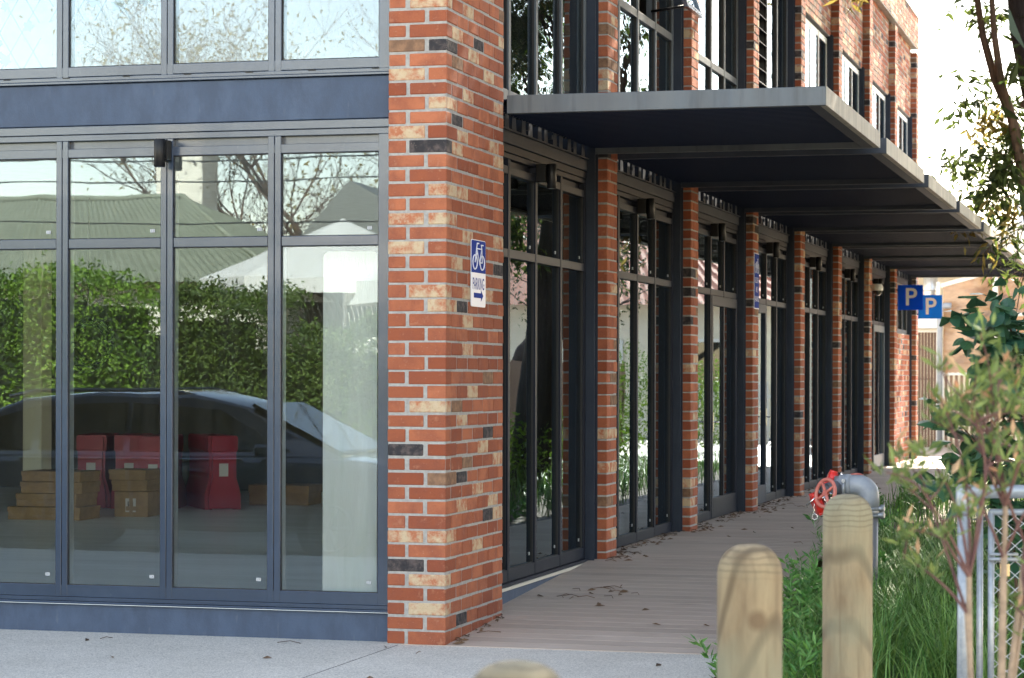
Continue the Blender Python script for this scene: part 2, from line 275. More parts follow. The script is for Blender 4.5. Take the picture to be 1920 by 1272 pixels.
def pave_mat():
    m = mat('exposed_aggregate', (.60, .56, .50), .85, var=(.52, .485, .43), nscale=1.2, bump=.0025, bscale=230)
    N = m.node_tree.nodes; L = m.node_tree.links; P = N["Principled BSDF"]; prev = P.inputs['Base Color'].links[0].from_socket
    tc = N.new("ShaderNodeTexCoord"); vo = N.new("ShaderNodeTexVoronoi"); vo.inputs['Scale'].default_value = 130; L.new(tc.outputs['Object'], vo.inputs['Vector'])
    cr = N.new("ShaderNodeValToRGB"); cr.color_ramp.interpolation = 'CONSTANT'
    e = cr.color_ramp.elements; e[0].position = 0; e[0].color = (.5, .5, .5, 1); e[1].position = .16; e[1].color = (.9, .9, .9, 1)
    for p, v in ((.45, 1.02), (.7, 1.22), (.88, .78)): x = cr.color_ramp.elements.new(p); x.color = (v, v, v * .98, 1)
    sp = N.new("ShaderNodeSeparateColor"); L.new(vo.outputs['Color'], sp.inputs[0]); L.new(sp.outputs[0], cr.inputs[0])
    mx = N.new("ShaderNodeMix"); mx.data_type = 'RGBA'; mx.blend_type = 'MULTIPLY'; mx.inputs[0].default_value = .75; L.new(prev, mx.inputs[6]); L.new(cr.outputs[0], mx.inputs[7])
    L.new(mx.outputs[2], P.inputs['Base Color']); return m
M['pave'] = pave_mat()

def amber_mat():
    m = mat('amber_plastic_blind', (.30, .155, .08), .12, var=(.15, .07, .035), nscale=1.4, stretch=(1, 1, 2.6), bump=.05, bscale=2.2, spec=1., coat=.5, trans=.2, var2=(.52, .33, .19), n2=.9)
    return m
M['amber'] = amber_mat()

# ------------------------------------------------------------------ mesh builder
WL = {}     # world location of every parent, so that parts can be given in world coordinates
class MB:
    def __init__(s): s.v = []; s.f = []; s.mi = []; s.c = []; s.sm = []; s.m = 0; s.col = (0, .5, .5); s.smooth = False
    def add(s, vs, fs):
        n = len(s.v); s.v.extend(vs)
        for f in fs: s.f.append(tuple(i + n for i in f)); s.mi.append(s.m); s.c.append(s.col); s.sm.append(s.smooth)
    def quad(s, a, b, c, d): s.add([a, b, c, d], [(0, 1, 2, 3)])
    def box(s, x0, x1, y0, y1, z0, z1, bv=0.):
        if x0 > x1: x0, x1 = x1, x0
        if y0 > y1: y0, y1 = y1, y0
        if z0 > z1: z0, z1 = z1, z0
        if not bv:
            v = [(x, y, z) for z in (z0, z1) for y in (y0, y1) for x in (x0, x1)]
            s.add(v, [(0, 2, 3, 1), (4, 5, 7, 6), (0, 1, 5, 4), (2, 6, 7, 3), (0, 4, 6, 2), (1, 3, 7, 5)]); return
        v = []; idx = {}
        X = (x0, x1); Y = (y0, y1); Z = (z0, z1); b = bv
        for i in (0, 1):
            for j in (0, 1):
                for k in (0, 1):
                    dx = b if i == 0 else -b; dy = b if j == 0 else -b; dz = b if k == 0 else -b
                    for ax, p in enumerate(((X[i], Y[j] + dy, Z[k] + dz), (X[i] + dx, Y[j], Z[k] + dz), (X[i] + dx, Y[j] + dy, Z[k]))):
                        idx[(i, j, k, ax)] = len(v); v.append(p)
        F = []
        g = lambda i, j, k, a: idx[(i, j, k, a)]
        for i in (0, 1): 
            q = [g(i, 0, 0, 0), g(i, 1, 0, 0), g(i, 1, 1, 0), g(i, 0, 1, 0)]; F.append(q if i else q[::-1])
        for j in (0, 1):
            q = [g(0, j, 0, 1), g(0, j, 1, 1), g(1, j, 1, 1), g(1, j, 0, 1)]; F.append(q if j else q[::-1])
        for k in (0, 1):
            q = [g(0, 0, k, 2), g(1, 0, k, 2), g(1, 1, k, 2), g(0, 1, k, 2)]; F.append(q if k else q[::-1])
        for i in (0, 1):
            for j in (0, 1):
                q = [g(i, j, 0, 0), g(i, j, 1, 0), g(i, j, 1, 1), g(i, j, 0, 1)]; F.append(q if (i != j) else q[::-1])
            for k in (0, 1):
                q = [g(i, 0, k, 0), g(i, 1, k, 0), g(i, 1, k, 2), g(i, 0, k, 2)]; F.append(q if (i == k) else q[::-1])
        for j in (0, 1):
            for k in (0, 1):
                q = [g(0, j, k, 1), g(1, j, k, 1), g(1, j, k, 2), g(0, j, k, 2)]; F.append(q if (j != k) else q[::-1])
        for i in (0, 1):
            for j in (0, 1):
                for k in (0, 1):
                    q = [g(i, j, k, 0), g(i, j, k, 1), g(i, j, k, 2)]; F.append(q if (i + j + k) % 2 else q[::-1])
        s.add(v, F)
    def tube(s, pts, rad, n=10, cap=True, smooth=True):
        pts = [Vector(p) for p in pts]; m = len(pts)
        if not hasattr(rad, '__len__'): rad = [rad] * m
        sm = s.smooth; s.smooth = smooth
        t0 = (pts[1] - pts[0]).normalized(); up = Vector((0, 0, 1)) if abs(t0.z) < .9 else Vector((1, 0, 0))
        a = t0.cross(up).normalized(); V = []
        for i, p in enumerate(pts):
            t = (pts[min(i + 1, m - 1)] - pts[max(i - 1, 0)])
            t = t.normalized() if t.length > 1e-9 else t0
            a = (a - t * a.dot(t)).normalized(); b = t.cross(a)
            for k in range(n):
                q = 2 * math.pi * k / n; V.append(tuple(p + (a * math.cos(q) + b * math.sin(q)) * rad[i]))
        F = []
        for i in range(m - 1):
            for k in range(n):
                k2 = (k + 1) % n; F.append((i * n + k, i * n + k2, (i + 1) * n + k2, (i + 1) * n + k))
        s.add(V, F)
        if cap:
            s.smooth = False; nb = len(s.v) - len(V)
            for fc in (tuple(range(n))[::-1], tuple((m - 1) * n + k for k in range(n))):
                s.f.append(tuple(nb + i for i in fc)); s.mi.append(s.m); s.c.append(s.col); s.sm.append(False)
        s.smooth = sm
    def lathe(s, cx, cy, prof, n=24, smooth=True):
        sm = s.smooth; s.smooth = smooth; V = []; F = []
        for r, z in prof:
            for k in range(n):
                q = 2 * math.pi * k / n; V.append((cx + r * math.cos(q), cy + r * math.sin(q), z))
        for i in range(len(prof) - 1):
            for k in range(n):
                k2 = (k + 1) % n; F.append((i * n + k, i * n + k2, (i + 1) * n + k2, (i + 1) * n + k))
        s.add(V, F); s.smooth = sm
    def ring(s, cen, axis, R_, r, n=28, m=8, a0=0., a1=2 * math.pi):
        ax = Vector(axis).normalized(); u = ax.cross(Vector((0, 0, 1)) if abs(ax.z) < .9 else Vector((1, 0, 0))).normalized(); v = ax.cross(u)
        P = [Vector(cen) + (u * math.cos(a0 + (a1 - a0) * k / n) + v * math.sin(a0 + (a1 - a0) * k / n)) * R_ for k in range(n + 1)]
        s.tube(P, r, m, cap=False)
    def prism(s, poly, y0, y1, axis='y'):
        """extrude a polygon of (a,b) points; axis y: (x,z) profile, axis x: (y,z), axis z: (x,y)"""
        n = len(poly)
        def P(a, b, t): return {'y': (a, t, b), 'x': (t, a, b), 'z': (a, b, t)}[axis]
        V = [P(a, b, y0) for a, b in poly] + [P(a, b, y1) for a, b in poly]
        F = [tuple(range(n)), tuple(range(2 * n - 1, n - 1, -1))] + [(i, n + i, n + (i + 1) % n, (i + 1) % n) for i in range(n)]
        s.add(V, F)
    def build(s, name, mats, parent=None, recalc=False):
        me = bpy.data.meshes.new(name)
        off = WL.get(parent.name, Vector((0, 0, 0))) if parent else Vector((0, 0, 0))
        V = np.array(s.v, dtype=np.float64) - np.array(off)
        me.from_pydata(V.tolist(), [], s.f)
        if not isinstance(mats, (list, tuple)): mats = [mats]
        for m_ in mats: me.materials.append(m_)
        me.polygons.foreach_set('material_index', s.mi); me.polygons.foreach_set('use_smooth', s.sm)
        at = me.attributes.new('bk', 'FLOAT_COLOR', 'FACE')
        cc = np.ones((len(s.f), 4), dtype=np.float32); cc[:, :3] = np.array(s.c, dtype=np.float32).reshape(-1, 3); at.data.foreach_set('color', cc.ravel())
        me.update()
        if recalc:
            import bmesh
            bm = bmesh.new(); bm.from_mesh(me); bmesh.ops.recalc_face_normals(bm, faces=bm.faces); bm.to_mesh(me); bm.free()
        o = bpy.data.objects.new(name, me); COL.objects.link(o)
        if parent: o.parent = parent
        WL[o.name] = off
        return o
def tag(o, label=None, cat=None, group=None, kind=None):
    for k, v in (('label', label), ('category', cat), ('group', group), ('kind', kind)):
        if v: o[k] = v
    return o
def empty(name, loc=(0, 0, 0), label=None, cat=None, group=None):
    o = bpy.data.objects.new(name, None); COL.objects.link(o); o.location = loc; o.empty_display_size = .2
    WL[o.name] = Vector(loc); return tag(o, label, cat, group)
def kids(o): return [x for x in bpy.data.objects if x.parent == o]
def copy_tree(o, loc=None, rz=None, label=None, parent=None):
    c_ = o.copy(); COL.objects.link(c_); c_.parent = parent
    if loc is not None: c_.location = loc
    if rz is not None: c_.rotation_euler.z = rz
    if label: c_['label'] = label
    for ch in kids(o): copy_tree(ch, parent=c_)
    return c_
def text_verts(body, size, font_ratio=1., bold=0.):
    cu = bpy.data.curves.new('t', 'FONT'); cu.body = body; cu.size = size; cu.align_x = 'CENTER'; cu.align_y = 'CENTER'; cu.offset = bold; cu.resolution_u = 4
    o = bpy.data.objects.new('t', cu); COL.objects.link(o); dg = bpy.context.evaluated_depsgraph_get(); me = bpy.data.meshes.new_from_object(o.evaluated_get(dg))
    v = [(p.co.x * font_ratio, p.co.y) for p in me.vertices]; f = [tuple(p.vertices) for p in me.polygons]
    bpy.data.objects.remove(o); bpy.data.curves.remove(cu); bpy.data.meshes.remove(me); return v, f

# ------------------------------------------------------------------ bricks
CH = .0889; MG = .010
TAN, DRK, BRN = .25, .5, .75
def rtype():
    r = random.random()
    return TAN if r < .13 else DRK if r < .17 else BRN if r < .215 else 0.
def brick(mb, x0, x1, y0, y1, row, t=None, z0=0., j=.0028, bv=.005):
    bv *= random.uniform(.7, 1.8)
    mb.col = (rtype() if t is None else t, random.random(), random.random())
    a, b = random.uniform(-.0006, j), random.uniform(-j, .0006)
    e = random.uniform(-.0012, .0012)
    mb.box(x0 - abs(e), x1 + a, y0 + b, y1 + e, z0 + row * CH + MG * .5 + e, z0 + (row + 1) * CH - MG * .5 + b * .5, bv)
A_COL = {(2, 1): TAN, (4, 1): TAN, (5, 0): DRK, (7, 0): TAN, (7, 1): TAN, (13, 0): DRK, (16, 1): TAN, (23, 1): TAN, (24, 1): TAN, (27, 0): TAN, (29, 0): TAN,
         (34, 1): DRK, (35, 0): TAN, (37, 1): TAN, (39, 0): TAN, (41, 0): BRN, (44, 1): TAN, (43, 0): 0}
B_COL = {(28, 2): TAN, (26, 5): DRK, (28, 5): TAN, (26, 1): TAN, (24, 2): TAN, (24, 4): TAN, (23, 0): TAN, (23, 1): DRK, (22, 2): TAN, (20, 2): TAN, (18, 4): BRN,
         (17, 2): TAN, (16, 1): BRN, (15, 1): TAN, (14, 4): DRK, (13, 3): TAN, (12, 5): TAN, (12, 2): BRN, (11, 0): BRN, (11, 1): DRK, (10, 3): TAN, (9, 1): TAN,
         (9, 4): TAN, (8, 4): DRK, (8, 5): TAN, (7, 0): TAN, (6, 3): TAN, (1, 1): DRK, (2, 0): TAN, (41, 0): DRK, (42, 3): DRK, (42, 1): TAN, (43, 5): TAN, (44, 2): TAN,
         (40, 1): BRN, (41, 2): TAN, (40, 4): TAN, (38, 2): TAN, (37, 0): TAN, (38, 5): TAN, (36, 1): DRK, (35, 1): TAN, (34, 1): TAN, (35, 4): TAN, (34, 5): TAN,
         (31, 0): TAN, (31, 1): TAN, (29, 0): TAN, (24, 0): 0}
def corner_pier(parent, H):
    mb = MB(); n = int(H / CH)
    for r in range(n):
        low = r < 45
        ta = lambda k: (A_COL.get((r, k), 0.) if low else None)
        tb = lambda k: (B_COL.get((r, k), 0.) if low else None)
        if r % 2 == 0:
            brick(mb, -.375, -.262, 0, .11, r, ta(0)); brick(mb, -.240, 0, 0, .112, r, ta(1))
            y = .122; k = 1
            while y < 1.2:
                brick(mb, -.11, 0, y, y + .23, r, tb(k)); y += .24; k += 1
            brick(mb, -.375, -.265, .122, 1.32, r, 0.)
        else:
            brick(mb, -.375, -.142, 0, .11, r, ta(0))
            mb.col = (ta(1) or 0., random.random(), random.random())
            brick(mb, -.120, 0, 0, .23, r, tb(0) or ta(1)); y = .24; k = 1
            while y < 1.1:
                brick(mb, -.11, 0, y, y + .23, r, tb(k)); y += .24; k += 1
            brick(mb, -.11, 0, y, 1.32, r, tb(k)); brick(mb, -.375, -.265, .12, 1.32, r, 0.)
    mb.m = 1; mb.col = (0, .5, .5); mb.box(-.3715, -.0032, .0032, 1.3165, 0, n * CH)
    return mb.build('brick_pier', [M['brick'], M['mortar']], parent)
def pier(parent, y0, H, zb=.1):
    mb = MB(); n = int(H / CH); L_ = .35; x0 = -.35
    for r in range(int(zb / CH), n):
        if r % 2 == 0:
            brick(mb, -.23, 0, y0, y0 + .11, r); brick(mb, x0, -.24, y0, y0 + .11, r)
            brick(mb, -.11, 0, y0 + .12, y0 + L_, r)
            brick(mb, x0, -.12, y0 + .24, y0 + L_, r)
        else:
            brick(mb, -.11, 0, y0, y0 + .23, r); brick(mb, x0, -.12, y0, y0 + .11, r)
            brick(mb, -.23, 0, y0 + .24, y0 + L_, r); brick(mb, x0, -.24, y0 + .24, y0 + L_, r)
    mb.m = 1; mb.box(x0 + .003, -.0032, y0 + .0032, y0 + L_ - .003, zb, n * CH)
    return mb.build('brick_pier', [M['brick'], M['mortar']], parent)
def infill_type():
    r = random.random(); return TAN if r < .26 else BRN if r < .46 else DRK if r < .48 else 0.
def brick_wall_x(mb, X, y0, y1, r0, r1, th=.11, tf=None):
    """wall facing +X in stretcher bond, rows r0..r1"""
    for r in range(r0, r1):
        y = y0 - (.12 if r % 2 else 0)
        while y < y1 - .03:
            a, b = max(y, y0), min(y + .23, y1)
            if b - a > .03: brick(mb, X - th, X, a, b, r, (tf() if tf else None), bv=.005)
            y += .24
    m0 = mb.m; mb.m = 1; mb.box(X - th - .02, X - .0032, y0 + .004, y1 - .004, r0 * CH, r1 * CH); mb.m = m0

# ------------------------------------------------------------------ ground
def gz(y): return 0. if y < 0 else min(.215, .0475 * y)
def sheet(name, pts, z, m, kind='structure', zf=None):
    mb = MB(); mb.add([(x, y, (zf(x, y) if zf else z)) for x, y in pts], [tuple(range(len(pts)))]); o = mb.build(name, m); tag(o, kind=kind); return o
sheet('ground', [(-400, -300), (400, -300), (400, 900), (-400, 900)], -.16, M['soil'])
mb = MB(); mb.box(-60, 1.86, -6.5, .4, -.15, 0); mb.box(1.862, 30, -6.5, -1.7, -.15, -.002)
mb.box(1.862, 30, -16, -6.502, -.15, -.004)
tag(mb.build('footpath', M['pave']), kind='structure')
mb = MB()      # expansion joints
mb.box(-.30, -.294, -6.4, -.02, .0, .0008)
joints = mb.build('path_joint', M['asphalt']); tag(joints, kind='structure')
sheet('road', [(-80, -13.2), (1.2, -13.2), (1.2, -6.7), (-80, -6.7)], -.12, M['asphalt'])
# walkway: ribbed composite decking laid across, rising to the shopfront level
mb = MB(); y = .0; bw = .19
edge = lambda y: 1.88 - .055 * max(y, 0) if y < 12 else (1.22 + .02 * (y - 12) if y < 24 else 1.5 + (y - 24) * .7)
while y < 40:
    z0, z1 = gz(y), gz(y + bw)
    xe = edge(y)
    g = .018
    for (a, b, dz) in ((y, y + bw - g, 0.), ):
        mb.add([(-.28, a, z0 + .004), (xe, a, z0 + .004), (xe, b, z1 + .004), (-.28, b, z1 + .004)], [(0, 1, 2, 3)])
        mb.add([(-.28, b, z1 + .004), (xe, b, z1 + .004), (xe, b, z1 - .012), (-.28, b, z1 - .012)], [(0, 1, 2, 3)])
        mb.add([(-.28, a, z0 + .004), (-.28, a, z0 - .012), (xe, a, z0 - .012), (xe, a, z0 + .004)], [(0, 1, 2, 3)])
    y += bw
tag(mb.build('walkway_deck', M['deck']), kind='structure')
mb = MB(); mb.add([(-.28, 0.004, -.01), (1.86, 0.004, -.01), (1.6, 4.53, .203), (-.28, 4.53, .203)], [(0, 1, 2, 3)]); mb.add([(-.28, 4.53, .203), (1.6, 4.53, .203), (1.5, 24, .203), (14, 42, .203), (-.28, 42, .203)], [(0, 1, 2, 3, 4)])
tag(mb.build('deck_base', M['rubber']), kind='structure')
sheet('courtyard_paving', [(-30, 29.5), (40, 29.5), (40, 80), (-30, 80)], .198, M['pave'])
bedp = [(1.9, 1.3), (1.862, -1.68), (30, -1.68), (30, 29.4), (1.7, 29.4), (1.3, 24), (1.24, 12), (1.7, 4)]
sheet('garden_bed_soil', bedp, 0, M['soil'], zf=lambda x, y: -.01 + .2 * min(1, max(0, y / 4.5)))

# ------------------------------------------------------------------ the building
B = empty('brick_building', (0, 0, 0), 'two storey red brick corner building with navy steel windows and a row of flat awnings', 'building')
corner_pier(B, 9.0)
PY = [4.42 + 3.48 * i for i in range(8)]
for i, y in enumerate(PY): pier(B, y, 7.4 if i > 2 else 8.0, .02 if i == 0 else .19)
tag(kids(B)[0], 'mottled red brick corner pier with cream and black bricks')

# street front: plinth, beam, windows
mb = MB(); mb.box(-16, -.3755, .125, .30, -.05, .176, .004); mb.build('plinth', M['plinth'], B)
mb = MB(); mb.box(-16, -.3755, .118, .34, 3.262, 3.527, .004); mb.build('steel_beam', M['plinth'], B)
mb = MB(); mb.box(-16, -.3755, .098, .2, 3.531, 3.548, .003); mb.box(-16, -.3755, .108, .2, 3.5485, 3.574, .003); mb.m = 1
for k in range(9): mb.box(-.52 - .42 * k, -.47 - .42 * k, .1065, .1079, 3.566, 3.5735)
mb.build('sill_flashing', [M['frame'], M['rubber']], B)
AX = [(-.478, -1.124), (-1.212, -1.857), (-1.941, -2.586), (-2.669, -3.315), (-3.40, -4.046), (-4.13, -4.776)] + [(-4.86 - .731 * k, -5.506 - .731 * k) for k in range(9)]  # last run of panes is unseen, added to let daylight into the shop
L0 = AX[-1][1] - .084
def win_A(z0, zg0, tr, zg1, z1, recess, name, glassname, jamb0=-.3765):
    f = MB()
    yf, yb = .12, .20
    f.box(L0, jamb0, yf, yb, z0, zg0, .0025)                      # bottom rail
    f.box(L0, jamb0, yf + .002, yb, zg1, z1 if not recess else recess[0], .0025)
    if recess:
        f.box(L0, jamb0, yf + .045, yb, recess[0], recess[1])     # dark rebate
        f.box(L0, jamb0, yf, yb, recess[1], recess[1] + .038, .0025)
        f.box(L0, jamb0, yf - .006, yb, recess[1] + .041, z1, .0025)
    if tr: 
        for a, b in AX: f.box(b + .002, a - .002, yf + .003, yb, tr[0], tr[1], .003)
    ztop = recess[1] if recess else z1
    edges = [jamb0] + [AX[i][1] for i in range(len(AX) - 1)]
    f.box(AX[0][0], jamb0 - .030, yf - .002, yb, zg0 - .076, ztop, .0025); f.box(jamb0 - .028, jamb0, yf - .004, yb, zg0 - .076, ztop, .002)
    for i in range(len(AX) - 1):
        a, b = AX[i][1], AX[i + 1][0]; mid = (a + b) / 2
        f.box(mid + .002, a, yf - .002, yb, zg0 - .076, ztop, .0025); f.box(b, mid - .002, yf - .002, yb, zg0 - .076, ztop, .0025)
    f.box(L0, AX[-1][1], yf - .002, yb, zg0 - .076, ztop, .0025)
    # glazing beads, pale inner half of each frame, little clear pads
    f.m = 1
    for a, b in AX:
        for xx0, xx1 in ((a - .006, a), (b, b + .006)): f.box(xx0, xx1, yf + .012, .137, zg0, zg1)
        f.box(b, a, yf + .012, .137, zg0, zg0 + .005)
        f.box(b, a, yf + .012, .137, zg1 - .006, zg1)
        if tr: f.box(b, a, yf + .012, .137, tr[1], tr[1] + .004); f.box(b, a, yf + .012, .137, tr[0] - .006, tr[0])
    f.m = 2
    for a, b in AX:
        f.box(b - .05, b + .0015, .1505, .212, zg0, zg1)
        f.box(a - .002, a + .05, .1505, .212, zg0, zg1)
    f.m = 3
    if tr:
        for a, b in AX:
            for zz in (zg0 + .055, tr[1] + .035):
                for q in range(3): f.box(a - .055 - .011 * q, a - .047 - .011 * q, .1335, .1365, zz, zz + .022)
    o = f.build(name, [M['frame'], M['rubber'], M['inner'], M['pad']], B)
    g = MB()
    for a, b in AX:
        if tr: g.box(b - .004, a + .004, .138, .144, zg0 - .004, tr[0] + .004); g.box(b - .004, a + .004, .138, .144, tr[1] - .004, zg1 + .004)
        else: g.box(b - .004, a + .004, .138, .144, zg0 - .004, zg1 + .004)
    g.build('pane', glassname, o)
    return o
wA = win_A(.2245, .3005, (2.472, 2.5335), 3.0565, 3.258, (3.113, 3.1645), 'window', M['glassA'])
mb = MB(); mb.box(L0, -.3765, .098, .2, .178, .197, .003); mb.box(L0, -.3765, .112, .2, .1985, .2235, .002); mb.m = 1; mb.box(L0, -.3765, .0965, .0978, .1795, .1825); mb.build('sill', [M['frame'], M['inner']], wA)
wAu = win_A(3.578, 3.6415, None, 6.2, 6.3, None, 'window', M['glassA'])
# etched leaf pattern on the upper glass
mb = MB(); random.seed(21)
def leafpoly(cx, cz, s_, a):
    P_ = []
    for k in range(14):
        q = 2 * math.pi * k / 14; r = s_ * (1 + .28 * math.cos(5 * q) - .12 * math.cos(q)); P_.append((cx + r * math.cos(q + a), cz + r * math.sin(q + a)))
    return P_
for i in range(-6, 14):
    for sgn in (1, -1):
        x0 = -4.2 + i * .16
        for k in range(12):
            za, zb = 3.642 + k * .1, 3.642 + (k + 1) * .1
            xa, xb = x0 + sgn * (za - 3.642) * .62 + (.0 if sgn > 0 else 1.1), x0 + sgn * (zb - 3.642) * .62 + (0 if sgn > 0 else 1.1)
            lim = -2.75 if za < 3.9 else -2.1 if za < 4 else -1.2
            if max(xa, xb) < lim and min(xa, xb) > -3.31 + (0 if za < 9 else 0) and not (-2.67 < max(xa, xb) and min(xa, xb) < -2.58):
                mb.add([(xa - .006, .1485, za), (xa + .006, .1485, za), (xb + .006, .1485, zb), (xb - .006, .1485, zb)], [(0, 1, 2, 3)])
for k in range(230):
    z = random.uniform(3.67, 5.); x = random.uniform(-3.3, -.55)
    lim = -2.8 + max(0, z - 3.88) * 4.2
    if x > lim: continue
    if any(b_ - .03 < x < a_ + .03 for a_, b_ in [(AX[i][1], AX[i + 1][0]) for i in range(4)]) or False: pass
    ok = any(b_ + .04 < x < a_ - .04 for a_, b_ in AX)
    if ok: mb.prism(leafpoly(x, z, random.uniform(.02, .042), random.uniform(0, 6)), .1472 + .0004 * random.random(), .1495, 'y')
mb.build('etched_leaf_film', M['film'], wAu)
# solid far-left part of the front, out of frame
mb = MB(); mb.box(-16, L0 - .003, .12, .34, .177, 3.26); mb.box(-16, L0 - .003, .12, .34, 3.575, 8.0); mb.box(L0, -.376, .12, .34, 6.301, 8.0); mb.build('front_wall', M['plinth'], B)

# steel columns, side windows, awnings
bays = [(1.322 if n == 0 else 4.772 + 3.48 * (n - 1), 4.418 + 3.48 * n) for n in range(8)]
for n, (y0, y1) in enumerate(bays):
    mb = MB(); zc = 7.38 if n < 3 else 6.25; zb = 0.0 if n == 0 else .2
    if n == 3: zc = 7.38
    mb.box(-.30, -.075, y1 - .010, y1 - .0015, zb, zc, .002); mb.box(-.30, -.075, y1 - .112, y1 - .102, zb, zc, .002); mb.box(-.245, -.13, y1 - .101, y1 - .011, zb, zc)
    mb.build('steel_column', M['steel'], B)

def win_B(n, z0, zg0, tr, zg1, z1, recess, glassm, upper=False, mats=None, skip=(), yl=None):
    y0, y1 = bays[n]; y1 = y1 - .1135
    xf, xb = -.15, -.235
    ms = [y1 - .04 - .75 * k for k in range(1, 4)][::-1]      # mullion centres
    f = MB(); top = recess[0] if recess else z1
    f.box(xb, xf, y0, y1, z0, zg0, .0025)
    f.box(xb, xf - .002, y0, y1, zg1, top, .0025)
    if recess:
        f.box(xb, xf - .045, y0, y1, recess[0], recess[1]); f.box(xb, xf, y0, y1, recess[1], recess[1] + .038, .0025); f.box(xb, xf + .006, y0, y1, recess[1] + .041, z1, .0025)
    ztop = recess[1] if recess else z1
    cells = []
    lo = y0 + .045
    f.box(xb, xf + .002, y0, y0 + .045, z0, ztop, .0025)
    for m_ in ms:
        f.box(xb, xf + .002, m_ - .028, m_ - .0015, z0, ztop, .002); f.box(xb, xf + .002, m_ + .0015, m_ + .028, z0, ztop, .002)
        cells.append((lo, m_ - .028)); lo = m_ + .028
    cells.append((lo, y1 - .045)); f.box(xb, xf + .002, y1 - .045, y1, z0, ztop, .002)
    for (a, b) in cells:
        if tr: f.box(xb, xf - .001, a, b, tr[0], tr[1], .003)
    f.m = 1
    for (a, b) in cells:
        f.box(-.178, xf - .012, a, a + .006, zg0, zg1); f.box(-.178, xf - .012, b - .006, b, zg0, zg1)
        f.box(-.178, xf - .012, a, b, zg0, zg0 + .005)
    f.m = 2
    if not upper:
        for (a, b) in cells:
            f.box(-.31, -.2351, b - .015, b + .045, zg0, zg1)
    f.m = 3
    for (a, b) in cells:
        if tr and not upper:
            for zz in (zg0 + .055, tr[1] + .035): f.box(-.1785, -.1755, b - .06, b - .052, zz, zz + .022); f.box(-.1785, -.1755, b - .045, b - .037, zz, zz + .022)
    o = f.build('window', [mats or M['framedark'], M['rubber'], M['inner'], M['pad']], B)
    g = MB()
    for i, (a, b) in enumerate(cells):
        zs = [(zg0, tr[0]), (tr[1], zg1)] if tr else [(zg0, zg1)]
        for k, (za, zb) in enumerate(zs):
            if (i, k) in skip: continue
            gx = -.163 if (upper and n > 3) else -.186
            g.box(gx, gx + .006, a - .003, b + .003, za - .003, zb + .003)
    g.build('pane', glassm, o)
    return o, cells
DOORS = {}
bands = [y1 for y0, y1 in bays]
